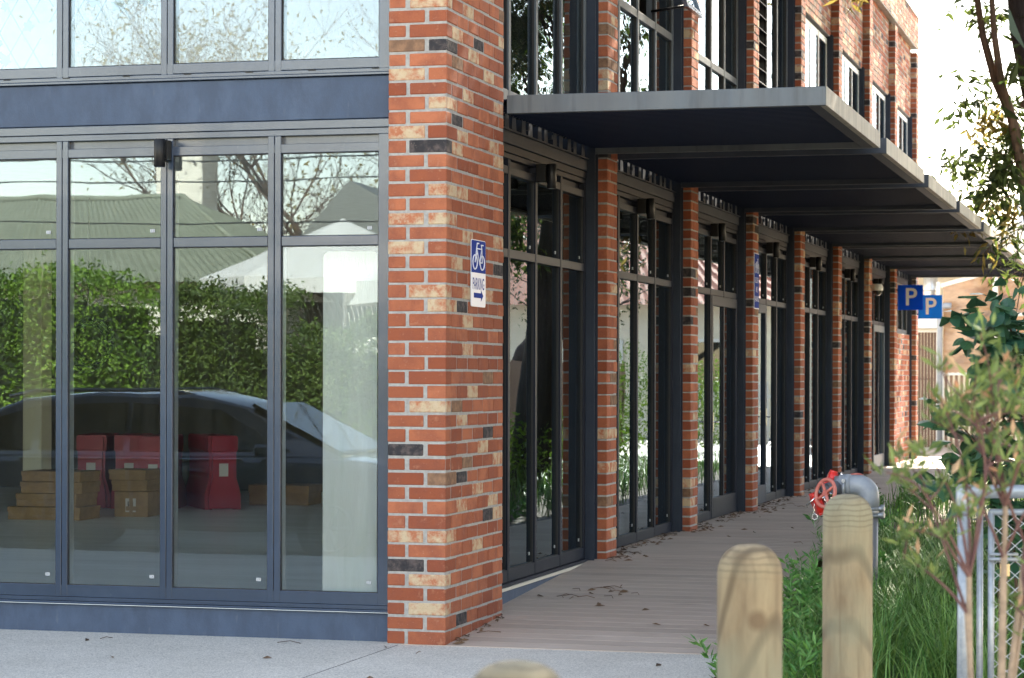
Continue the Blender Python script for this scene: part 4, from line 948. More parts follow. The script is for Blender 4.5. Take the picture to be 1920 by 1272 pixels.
mb = MB(); q = fp(.19, .915); mb.tube([fp(.10, .905) - n_ * .02, fp(.23, .905) - n_ * .02], .009, 6); mb.tube([fp(.10, .925) - n_ * .02, fp(.22, .925) - n_ * .02], .007, 6); mb.build('latch', M['galv'], fe)
mb = MB(); a_, b_ = fp(.145, .83) - n_ * .02, fp(.185, .83) - n_ * .02
mb.add([(a_.x, a_.y, .835), (b_.x, b_.y, .835), (b_.x, b_.y, .885), (a_.x, a_.y, .885), (a_.x, a_.y + .012, .835), (b_.x, b_.y + .012, .835), (b_.x, b_.y + .012, .885), (a_.x, a_.y + .012, .885)], [(0, 1, 2, 3), (5, 4, 7, 6), (3, 2, 6, 7), (0, 4, 5, 1), (0, 3, 7, 4), (1, 5, 6, 2)])
mb.build('brass_padlock', mat('brass', (.5, .38, .2), .35, .7), fe)

# ------------------------------------------------------------------ foliage helpers
def unit(n):
    v = rng.normal(size=(n, 3)); return v / np.linalg.norm(v, axis=1)[:, None]
def leaves(mb, cen, length, width, dirs=None, droop=0., lanc=True, colr=None):
    """leaf blades as two folded quads each"""
    n = len(cen); d = unit(n) if dirs is None else dirs.copy(); d[:, 2] -= droop; d /= np.linalg.norm(d, axis=1)[:, None]
    s_ = np.cross(d, unit(n)); s_ /= np.linalg.norm(s_, axis=1)[:, None]; nn = np.cross(d, s_)
    L_ = (length * rng.uniform(.65, 1.25, n))[:, None]; W_ = (width * rng.uniform(.7, 1.2, n))[:, None]
    a = cen; t = cen + d * L_; m1 = cen + d * L_ * .45 + s_ * W_ * .5 + nn * W_ * .18; m2 = cen + d * L_ * .45 - s_ * W_ * .5 + nn * W_ * .18
    V = np.stack([a, m1, t, m2], 1).reshape(-1, 3); base = len(mb.v); mb.v.extend(map(tuple, V.tolist()))
    g = rng.random(n) if colr is None else colr
    for i in range(n):
        b = base + 4 * i; mb.f.append((b, b + 1, b + 2)); mb.f.append((b, b + 2, b + 3)); cc = (0, float(g[i]), float(g[i])); mb.c += [cc, cc]; mb.mi += [mb.m] * 2; mb.sm += [False] * 2
def hedge(name, x0, x1, y0, y1, ztop, n, label, lm, ln=.09, lw=.045, zb=.05, grp=None, topf=None, core=True):
    r = empty(name, ((x0 + x1) / 2, (y0 + y1) / 2, 0), label, 'hedge', grp)
    mb = MB(); cen = np.empty((n, 3))
    cen[:, 0] = rng.uniform(x0, x1, n); zt = np.array([(topf(x) if topf else ztop) for x in cen[:, 0]])
    cen[:, 1] = rng.uniform(y0, y1, n); cen[:, 2] = zb + (zt - zb) * rng.uniform(0, 1, n) ** .9
    face = rng.random(n); side = face < .65
    bulge = .16 * np.sin(cen[:, 0] * 2.3 + 1.1 * np.sin(cen[:, 2] * 3)) + .1 * np.sin(cen[:, 0] * 5.1 + cen[:, 2] * 4)
    cen[side, 1] = y1 + bulge[side] + rng.normal(0, .06, side.sum())
    top = face > .8; cen[top, 2] = zt[top] + rng.normal(0, .07, top.sum()) + bulge[top] * .5
    cl = np.clip(.5 + .35 * np.sin(cen[:, 0] * 4.1 + 2 * np.sin(cen[:, 2] * 3.1)) * np.sin(cen[:, 2] * 5.3 + cen[:, 0]) + rng.normal(0, .28, n), 0, 1)
    leaves(mb, cen, ln, lw, colr=cl); mb.build('foliage', lm, r)
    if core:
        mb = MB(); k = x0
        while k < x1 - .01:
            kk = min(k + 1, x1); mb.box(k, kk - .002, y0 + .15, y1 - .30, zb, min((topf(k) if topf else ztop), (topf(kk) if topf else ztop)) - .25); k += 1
        mb.build('shade_core', M['leafcore'], r)  # solid core, the hedge's inner shade put into its dark colour
    return r
def tree(loc, H, spread, nl, label, lm, bark, seed, ln=.1, lw=.03, trunk_r=.16, lean=(0, 0), bare=False, grp=None, droop=.3, crown_from=.35, name='tree'):
    rd = random.Random(seed); r = empty(name, loc, label, 'tree', grp); L0 = Vector(loc); tips = []; mb = MB()
    def br(p, d, l, rad, lev):
        pts = [p.copy()]; rads = [rad]; seg = 5
        for i in range(seg):
            d = (d + Vector((rd.gauss(0, .13), rd.gauss(0, .13), rd.gauss(0, .08) + .03))).normalized(); p = p + d * l / seg; pts.append(p.copy()); rads.append(max(.004, rad * (1 - .55 * (i + 1) / seg)))
            if lev >= 1 and i >= 1: tips.append((p.copy(), lev, d.copy()))
        mb.tube(pts, rads, 8 if lev < 2 else 5, cap=False)
        if lev < (4 if bare else 3):
            for k in range(rd.choice((3, 4)) + (2 if bare else 0)):
                i = rd.randint(2, seg); q = rd.uniform(0, 2 * math.pi); s_ = rd.uniform(.5, 1.0); nd = (d * .7 + Vector((math.cos(q) * s_, math.sin(q) * s_, rd.uniform(-.1, .6)))).normalized()
                br(pts[i], nd, l * rd.uniform(.5, .75), rads[i] * .62, lev + 1)
    br(L0 + Vector((0, 0, -.1)), Vector((lean[0], lean[1], 1)).normalized(), H * .42, trunk_r, 0)
    mb.build('trunk_and_limbs', bark, r)
    mb = MB(); T = np.array([tuple(t[0]) for t in tips if t[0].z > loc[2] + H * crown_from])
    if len(T) and nl:
        idx = rng.integers(0, len(T), nl); cen = T[idx] + rng.normal(0, spread, (nl, 3)); leaves(mb, cen, ln, lw, droop=droop)
        mb.build('crown', lm, r)
    return r

# ------------------------------------------------------------------ planting beside the walkway
def blades(mb, n, xf, hgt, w_=.006, lean=.5):
    for i in range(n):
        x, y = xf(); z = -.01 + .2 * min(1, max(0, y / 4.5)); h = hgt * rng.uniform(.5, 1.15); q = rng.uniform(0, 6.28); l = lean * rng.uniform(.2, 1.3)
        dx, dy = math.cos(q) * l * h, math.sin(q) * l * h; sx, sy = -math.sin(q) * w_, math.cos(q) * w_
        P = [(x, y, z), (x + dx * .25, y + dy * .25, z + h * .5), (x + dx * .6, y + dy * .6, z + h * .82), (x + dx * 1.15, y + dy * 1.15, z + h * (1 - .45 * l))]
        W = [1, .9, .6, .1]; V = []
        for (a, b, c_), k in zip(P, W): V += [(a - sx * k, b - sy * k, c_), (a + sx * k, b + sy * k, c_)]
        g = float(rng.random()); mb.col = (0, g, g); mb.add(V, [(0, 1, 3, 2), (2, 3, 5, 4), (4, 5, 7, 6)])
def bedpt(y0, y1, w0, x1=5.2):
    def f():
        y = rng.uniform(y0, y1); xe = edge(y) if y > 0 else 1.9; return rng.uniform(xe + w0, x1), y
    return f
mb = MB(); mb.smooth = True
blades(mb, 7200, bedpt(-1.6, 6, .22, 4.2), .32, .0038, 1.0); blades(mb, 1800, bedpt(6, 24, .1, 4.), .38, .006, .7)
# arching tussocks
for k in range(26):
    cx_, cy_ = rng.uniform(2.5, 3.9), rng.uniform(-1.5, 2.5); blades(mb, 110, (lambda: (cx_ + rng.normal(0, .04), cy_ + rng.normal(0, .04))), .55, .0033, 1.1)
tag(mb.build('tussock_grass', M['grass']), 'long green grass growing in the bed beside the walkway', 'grass', kind='stuff')
mb = MB()
for k in range(170):
    y = rng.uniform(-1.6, 3.2) if k < 130 else rng.uniform(3, 14); xe = (edge(y) if y > 0 else 1.88); x = rng.uniform(xe + .02, xe + (.65 if k < 130 else .5)); z = -.01 + .2 * min(1, max(0, y / 4.5))
    h = rng.uniform(.15, .42); st = Vector((x, y, z)); d = Vector((rng.normal(0, .35), rng.normal(0, .35), 1)).normalized(); n_l = 26
    cen = np.array([tuple(st + d * h * t_) for t_ in np.linspace(.25, 1, n_l)]); dirs = unit(n_l); dirs[:, 2] = np.abs(dirs[:, 2]) * .6 + .25
    leaves(mb, cen, .085, .018, dirs=dirs)
tag(mb.build('creeping_groundcover', M['groundleaf']), 'low leafy green groundcover spilling over the walkway edge', 'ground cover', kind='stuff')

# dark glossy shrub behind the fence
def shrub_dark():
    r = empty('ivy_shrub', (3.6, .2, 0), 'dark glossy lobed-leaf shrub rising behind the chain-link fence', 'shrub')
    stems = MB(); lf = MB(); lf.smooth = False
    def lobed(c_, d, s_):
        d = d.normalized(); u = d.cross(Vector((rng.normal(0, .3), rng.normal(0, .3), 1))).normalized(); n_ = d.cross(u)
        pr = [(0, 0), (.06, .24), (.20, .40), (.46, .38), (.72, .20), (1., 0), (.72, -.20), (.46, -.38), (.20, -.40), (.06, -.24)]
        c0 = c_ + d * s_ * .35 + n_ * -.05 * s_; V = [tuple(c0)]
        for a, b in pr: V.append(tuple(c_ + d * a * s_ + u * b * s_ + n_ * (.22 * abs(b) - .12 * a * a) * s_))
        g = float(rng.random()); lf.col = (0, g, g); lf.add(V, [(0, i + 1, (i + 1) % 10 + 1) for i in range(10)])
    base = Vector((3.75, .4, 0)); boughs = []
    for k in range(26):
        t0 = base + Vector((rng.uniform(-.5, .9), rng.uniform(-.5, .9), 0)); tx = rng.uniform(3.12, 4.7); tz = rng.uniform(.6, 1.0) + max(0, (tx - 2.9)) * 1.9; tz = min(tz, 2.05 + rng.uniform(-.35, .05))
        tip = Vector((tx, rng.uniform(-1.3, 1.0), tz)); mid = (t0 + tip) / 2 + Vector((0, 0, .35)); boughs.append((t0, mid, tip))
    boughs += [(base, Vector((3.5, -.6, 1.9)), Vector((3.27, -1.05, 1.93))), (base, Vector((3.5, -.7, 2.08)), Vector((3.38, -.95, 2.0))), (base, Vector((3.35, -.8, 1.3)), Vector((3.16, -1.0, 1.42)))]
    for t0, mid, tip in boughs:
        P = [t0.lerp(mid, t_).lerp(mid.lerp(tip, t_), t_) for t_ in np.linspace(0, 1, 12)]; stems.tube(P, [.012 - .0008 * i for i in range(12)], 5, cap=False)
        for i in range(3, 12):
            for q in range(12 if i > 5 else 6):
                d = Vector((rng.normal(0, .6), rng.normal(-.25, .6), rng.normal(-.25, .4))); lobed(P[i] + Vector(rng.normal(0, .075, 3)), d, rng.uniform(.08, .15))
    stems.build('stems', M['bark'], r); lf.build('foliage', M['leafdark'], r)
shrub_dark()

# blurred plants in the foreground: pale stems, dark-red twigs, silvery leaves, withered tips
def fg_plant(label, base, tops, seed, nl=7):
    rd = random.Random(seed); r = empty('flowering_shrub', base, label, 'shrub', 'thin pinkish-stemmed shrubs in the foreground')
    st = MB(); lf = MB(); wl = MB(); Bv = Vector(base)
    def twig(p, q, r0, r1, m, bow=.03):
        mid = (p + q) / 2 + Vector((rd.uniform(-bow, bow), rd.uniform(-bow, bow), rd.uniform(0, bow))); P = [p.lerp(mid, t).lerp(mid.lerp(q, t), t) for t in [i / 8 for i in range(9)]]
        st.m = m; st.tube(P, [r0 + (r1 - r0) * i / 8 for i in range(9)], 6, cap=False); return P
    for (f, tips) in tops:
        f = Vector(f); twig(Bv, f, .0105, .0075, 0, .02)
        for t in tips:
            t = Vector(t); P = twig(f, t, .0048, .002, 1, .06)
            for i in (5, 7, 8):
                if rd.random() < .5:
                    e = P[i] + Vector((rd.uniform(-.10, .10), rd.uniform(-.1, .1), rd.uniform(.0, .08))); P2 = twig(P[i], e, .003, .0018, 1, .02); ends = [P2[-1], P2[5]]
                else: ends = [P[i]]
                for e in ends:
                    n_ = nl; cen = np.array([[e.x, e.y, e.z]] * n_) + rng.normal(0, .012, (n_, 3)); d = unit(n_); d[:, 2] = np.abs(d[:, 2]) + .25; leaves(lf, cen, .055, .0125, dirs=d)
                    if rd.random() < .55:
                        m_ = 2; cen = np.array([[e.x, e.y, e.z + .02]] * m_) + rng.normal(0, .014, (m_, 3)); d = unit(m_); d[:, 2] = np.abs(d[:, 2]) + .4; leaves(wl, cen, .042, .013, dirs=d)
    st.build('stems', [M['stem'], M['twig']], r); lf.build('foliage', M['leafsilver'], r); wl.build('withered_leaves', M['leafpink'], r)
C_ = Vector((4.263, -14.198, 1.654)); fw_ = Vector((-.2613, .9652, 0)); rt_ = Vector((.9652, .2613, 0))
def W(r_, z, d): p = C_ + fw_ * d + rt_ * r_; return (p.x, p.y, z)      # metres right of / along the street axis
fg_plant('thin shrub with dark red twigs in front of the fence post, left of the others', W(1.17, 0, 6.0), [(W(1.135, 1.16, 6.), [W(1.0, 1.38, 5.9), W(1.03, 1.46, 6.0), W(1.08, 1.60, 6.1), W(1.16, 1.55, 6.0), W(1.04, 1.28, 5.8)]), (W(1.13, 1.07, 6.), [W(.99, 1.2, 6.1), W(1.04, 1.43, 6.2), W(1.2, 1.5, 6.0)])], 3)
fg_plant('thin shrub with a forked pale stem in front of the wire mesh', W(1.22, 0, 6.1), [(W(1.245, 1.33, 6.1), [W(1.10, 1.62, 6.0), W(1.17, 1.66, 6.1), W(1.25, 1.68, 6.2), W(1.31, 1.62, 6.0), W(1.14, 1.50, 6.2), W(1.2, 1.7, 6.1)]), (W(1.24, 1.2, 6.1), [W(1.35, 1.4, 6.1), W(1.12, 1.4, 6.0)])], 5)
fg_plant('thin shrub with a slanting pale stem at the right edge', W(1.20, 0, 6.3), [(W(1.34, 1.22, 6.3), [W(1.30, 1.6, 6.2), W(1.38, 1.65, 6.4), W(1.25, 1.63, 6.3), W(1.42, 1.5, 6.3), W(1.33, 1.0, 6.2)]), (W(1.38, 1.35, 6.3), [W(1.34, 1.68, 6.2), W(1.22, 1.55, 6.5), W(1.44, 1.7, 6.3)])], 9)

# big tree hanging into the picture top right
def gum():
    r = empty('gum_tree', (3.5, 17.0, .2), 'leaning dark-trunked gum tree with hanging narrow leaves at top right', 'tree'); rd = random.Random(4)
    tr = MB(); P = [(3.6, 17.0, -.1), (3.45, 16.9, 1.5), (3.2, 16.8, 3.2), (2.95, 16.6, 4.4), (2.72, 16.5, 5.2), (2.58, 16.4, 5.9), (2.5, 16.3, 6.8), (2.3, 16.2, 8.2), (2.2, 16, 9.8)]
    tr.tube(P, [.28, .26, .24, .22, .21, .2, .2, .15, .08], 14, cap=False); tr.build('trunk', M['barkdark'], r)
    lb = MB(); limbs = [[(2.95, 16.4, 2.9), (2.62, 16.35, 3.6), (2.50, 16.3, 4.4), (2.40, 16.28, 4.9), (2.20, 16.27, 5.35), (2.05, 16.27, 5.9), (1.96, 16.27, 6.5), (1.8, 16.2, 7.6)],
             [(2.46, 16.3, 4.7), (2.28, 16.2, 5.3), (2.2, 16.1, 5.9), (2.15, 16.0, 6.7)], [(2.55, 16.4, 5.0), (3.2, 16, 6.4), (3.8, 15.5, 7.8)], [(2.4, 16.2, 7.4), (1.8, 16.6, 8.8), (1.2, 17, 9.6)], [(3.0, 16.8, 4.2), (3.9, 17.4, 6.2), (4.6, 17.8, 7.8)]]
    for i, L_ in enumerate(limbs): lb.tube(L_, [.085 * (1 - .75 * k / len(L_)) if i == 0 else .06 * (1 - .7 * k / len(L_)) for k in range(len(L_))], 9, cap=False)
    # hanging sprays: (x, z) anchors at about 30 m
    lf = MB(); yl = MB()
    anchors = [(2.30, 5.1, 1.70, 4.95, 30), (2.36, 5.4, 1.72, 5.45, 18), (2.15, 5.9, 1.95, 6.2, 16), (2.4, 4.5, 1.72, 4.15, 42), (2.35, 4.4, 1.60, 4.28, 26), (2.45, 4.2, 2.0, 3.85, 46), (2.5, 4.3, 2.22, 3.95, 60), (2.55, 4.0, 2.25, 3.65, 50),
               (2.52, 3.9, 1.82, 3.42, 44), (2.52, 3.6, 2.0, 3.1, 34), (2.55, 3.5, 2.2, 3.2, 50), (2.55, 3.3, 2.30, 2.8, 30), (2.45, 5.2, 2.3, 4.7, 40), (2.2, 6.3, 1.6, 6.1, 8), (2.3, 5.0, 2.0, 4.7, 38), (2.5, 3.8, 2.35, 3.4, 55), (2.6, 3.1, 2.35, 2.35, 18), (2.6, 3.0, 2.25, 2.75, 16),
               (2.48, 4.9, 2.40, 4.3, 50), (2.3, 6.2, 2.15, 5.9, 26), (2.5, 5.6, 2.45, 5.2, 20), (2.55, 2.9, 2.42, 2.1, 14), (2.42, 3.3, 2.12, 2.95, 30), (2.6, 3.6, 2.45, 3.0, 46)]
    for k in range(90): x = rd.uniform(1., 5.5); z = rd.uniform(6.9, 10); anchors.append((x + .4, z + .2, x - rd.uniform(.2, .7), z - rd.uniform(.1, .6), 44))
    for k in range(60): x = rd.uniform(2.9, 5.5); z = rd.uniform(3.4, 7); anchors.append((x + .4, z + .2, x - rd.uniform(-.4, .3), z - rd.uniform(.1, .6), 44))
    for (xa, za, xb, zb, n_) in anchors:
        if zb < 3.5 and xb < 2.7: n_ = n_ // 4
        ya = 16.3 + rd.uniform(-.5, .5); a = Vector((xa, ya, za)); b = Vector((xb, ya + rd.uniform(-.3, .3), zb)); mid = (a + b) / 2 + Vector((0, 0, .15))
        P = [a.lerp(mid, t).lerp(mid.lerp(b, t), t) for t in [i / 7 for i in range(8)]]; lb.tube(P, [.009, .008, .007, .006, .005, .004, .003, .002], 4, cap=False)
        n_ = int(n_ * 1.35); T = np.array([tuple(P[rd.randint(2, 7)]) for _ in range(n_ * 2)]) + rng.normal(0, .085, (n_ * 2, 3)); d = unit(n_ * 2); d[:, 2] = -np.abs(d[:, 2]) * .9 - .1
        tgt = yl if rd.random() < .2 else lf; leaves(tgt, T, .19, .052, dirs=d)  # a random share of the sprays gets yellower leaves
    lb.build('limb', M['bark'], r); lf.build('crown', M['leafgum'], r); tag(yl.build('crown', M['leafyel'], r), 'yellow-green leaves')
gum()

# ------------------------------------------------------------------ far end of the walkway
DY = 36.0
r = empty('cafe_enclosure', (.6, DY, .2), 'cafe enclosure of amber clear plastic blinds in white frames above slatted timber', 'enclosure')
mb = MB(); mb.box(-.30, -.235, DY, DY + .06, .2, 3.62, .004); mb.box(.83, .93, DY - .02, DY + .08, .2, 3.9, .004); mb.box(2.4, 2.5, DY - .02, DY + .08, .2, 3.9, .004)
mb.box(-.18, .83, DY, DY + .05, 1.70, 1.75, .003); mb.box(.93, 2.4, DY, DY + .05, 2.92, 2.97, .003); mb.box(-.19, -.15, DY, DY + .05, .25, 1.7, .003); mb.build('white_frame', M['white'], r)
mb = MB()
def drape(x0, x1, zf0, zf1, z0):
    n_, m_ = 14, 12; V = []
    for j in range(m_ + 1):
        for i in range(n_ + 1):
            u, t = i / n_, j / m_; zt = zf0 + (zf1 - zf0) * u; z = z0 + (zt - z0) * t; y = DY + .03 + .05 * math.sin(u * 5 + t * 3) * math.sin(3.14 * t) + .03 * math.sin(t * 14 + u * 2) * (1 - t); V.append((x0 + (x1 - x0) * u, y, z))
    mb.smooth = True; mb.add(V, [(j * (n_ + 1) + i, j * (n_ + 1) + i + 1, (j + 1) * (n_ + 1) + i + 1, (j + 1) * (n_ + 1) + i) for j in range(m_) for i in range(n_)])
drape(-.17, .83, 3.50, 3.78, 1.76); drape(.94, 2.4, 3.8, 4.0, 2.98); drape(.94, 2.4, 2.9, 2.9, .9)
bl = mb.build('plastic_blind', M['amber'], r)
mb = MB(); mb.add([(-.22, DY - .01, 3.50), (.85, DY - .01, 3.79), (.85, DY - .01, 3.87), (-.22, DY - .01, 3.58), (-.22, DY + .07, 3.50), (.85, DY + .07, 3.79), (.85, DY + .07, 3.87), (-.22, DY + .07, 3.58)], [(0, 1, 2, 3), (4, 7, 6, 5), (3, 2, 6, 7), (0, 4, 5, 1), (0, 3, 7, 4), (1, 5, 6, 2)]); mb.build('top_rail', M['white'], r)
mb = MB(); k = -.14
while k < 2.4:
    if not .8 < k < .95: mb.box(k, k + .055, DY + .1, DY + .13, .22, 1.7 if k < .8 else 1.9)
    k += .105
k = -.1
while k < .8: mb.box(k, k + .05, DY + .6, DY + .63, 1.7, 2.75); k += .11
mb.build('timber_slats', M['slatpale'], r)
r = empty('timber_gate', (-.45, DY, .2), 'tall dark brown slatted timber gate with white frame beyond the brick building', 'gate')
mb = MB(); k = -.74
while k < -.32: mb.box(k, k + .052, DY + .02, DY + .05, .22, 2.58); k += .064
mb.build('timber_slats', M['slat'], r)
mb = MB(); mb.box(-.30, -.27, DY - .06, DY - .01, .2, 2.60, .003); mb.box(-.80, -.76, DY, DY + .06, .2, 2.6); mb.box(-.80, -.27, DY + .055, DY + .08, 2.2, 2.24); mb.box(-.80, -.27, DY + .055, DY + .08, 1.6, 1.64); mb.box(-.80, -.27, DY + .055, DY + .08, 1.0, 1.04); mb.box(-.8, -.27, DY - .005, DY + .05, 2.585, 2.62); mb.build('gate_frame', M['white'], r)
mb = MB(); mb.box(-.72, -.23, DY - .2, DY + .5, 2.66, 3.0, .01)
tag(mb.build('storage_cabinet', M['white']), 'small white metal cabinet below the lower parking sign', 'cabinet')
mb = MB(); mb.tube([(-.21, DY - .25, .2), (-.21, DY - .25, 3.0), (-.18, DY - .25, 3.1), (-.10, DY - .25, 3.12), (.02, DY - .25, 3.12)], [.055, .055, .055, .06, .06], 14)
tag(mb.build('vent_pipe', M['pipe']), 'grey standing pipe with bent top between the gate and the amber blinds', 'pipe')
mb = MB(); mb.tube([(-.52, DY + 1, 4.2), (-.50, DY + .8, 3.5), (-.46, DY + .8, 2.9)], [.15, .15, .14], 18); mb.ring((-.5, DY + .8, 3.45), (0, .1, 1), .155, .012, 24, 6)
tag(mb.build('ventilation_duct', M['cobweb']), 'round silver ventilation duct behind the parking signs', 'duct')
mb = MB(); mb.box(-9, 2.7, DY - .3, DY + 7, 4.25, 4.35); tag(mb.build('patio_roof', M['white']), 'flat white patio roof behind the end of the awnings', 'roof')
mb = MB(); mb.box(-9, 4, DY + 7.1, DY + 7.3, .2, 5.2); tag(mb.build('rendered_wall', M['hwall']), 'cream rendered wall far behind the amber blinds', 'wall')
# far pale tank and block
r = empty('storage_tank', (3.5, 110, 0), 'pale round storage tank rising far behind the awnings', 'tank')
mb = MB(); x_, y_ = -2.7 + 8.0 - 5.6, 104.; mb.lathe(x_, y_, [(2.4, 0), (2.4, 7.6), (2.5, 7.62), (2.5, 7.75), (2.4, 7.77), (2.4, 8.9), (2.5, 8.92), (2.5, 9.05), (2.4, 9.07), (2.4, 10.2), (2.2, 10.4), (0.01, 10.7)], 40); mb.build('tank_wall', M['haze'], r)
mb = MB(); mb.tube([(x_ + 1.2, y_ - 2.3, 0), (x_ + 1.2, y_ - 2.3, 10.5)], .05, 6); mb.build('ladder', M['galv'], r)
r = empty('warehouse', (0, 112, 0), 'long pale warehouse with ribbed cladding far beyond the trees', 'building')
mb = MB(); mb.box(-25, 2, 108, 120, 0, 7.3); k = -25.
while k < 1.7: mb.box(k, k + .25, 107.93, 107.999, 0, 7.2); k += .5
mb.build('wall', M['haze'], r); mb = MB(); mb.prism([(107.6, 7.31), (114, 8.8), (120.4, 7.31)], -25.2, 2.2, 'x'); mb.build('roof', M['haze'], r, recalc=True)

# ------------------------------------------------------------------ dead leaves and twigs on the deck
mb = MB(); random.seed(5)
def litter(n, xf):
    for i in range(n):
        x, y = xf(); z = gz(y) + .0075 if y > 0 else .003; q = random.uniform(0, 3.14); l = random.uniform(.015, .04)
        g = random.random(); mb.col = (0, g, g)
        if random.random() < .35:
            l = random.uniform(.05, .16); mb.tube([(x, y, z), (x + l * .5 * math.cos(q), y + l * .5 * math.sin(q), z + .012), (x + l * math.cos(q + .3), y + l * math.sin(q + .3), z + .003)], .0022, 4)
        else:
            c_, s_ = math.cos(q), math.sin(q); mb.add([(x, y, z), (x + l * c_ - l * .35 * s_, y + l * s_ + l * .35 * c_, z + .014), (x + 2 * l * c_, y + 2 * l * s_, z + .004), (x + l * c_ + l * .35 * s_, y + l * s_ - l * .35 * c_, z + .001)], [(0, 1, 2), (0, 2, 3)])
litter(330, lambda: (-.12 + abs(random.gauss(0, .09)), random.uniform(4.8, 26)))
litter(110, lambda: (.03 + abs(random.gauss(0, .1)), random.choice((4.5, 7.95, 11.5, 15, 18.4)) + random.gauss(.2, .35)))
litter(30, lambda: (random.uniform(.05, 1.5), random.uniform(.3, 20))); litter(22, lambda: (.45 + random.gauss(0, .16), 2.4 + random.gauss(0, .3)))
litter(26, lambda: (.02 + random.random() * .04, random.uniform(0.02, 1.3))); litter(9, lambda: (random.uniform(-3, 1.6), random.uniform(-1.9, -.05)))
tag(mb.build('leaf_litter', M['deadleaf']), 'brown dead leaves and twigs scattered on the walkway', 'leaf litter', kind='stuff')

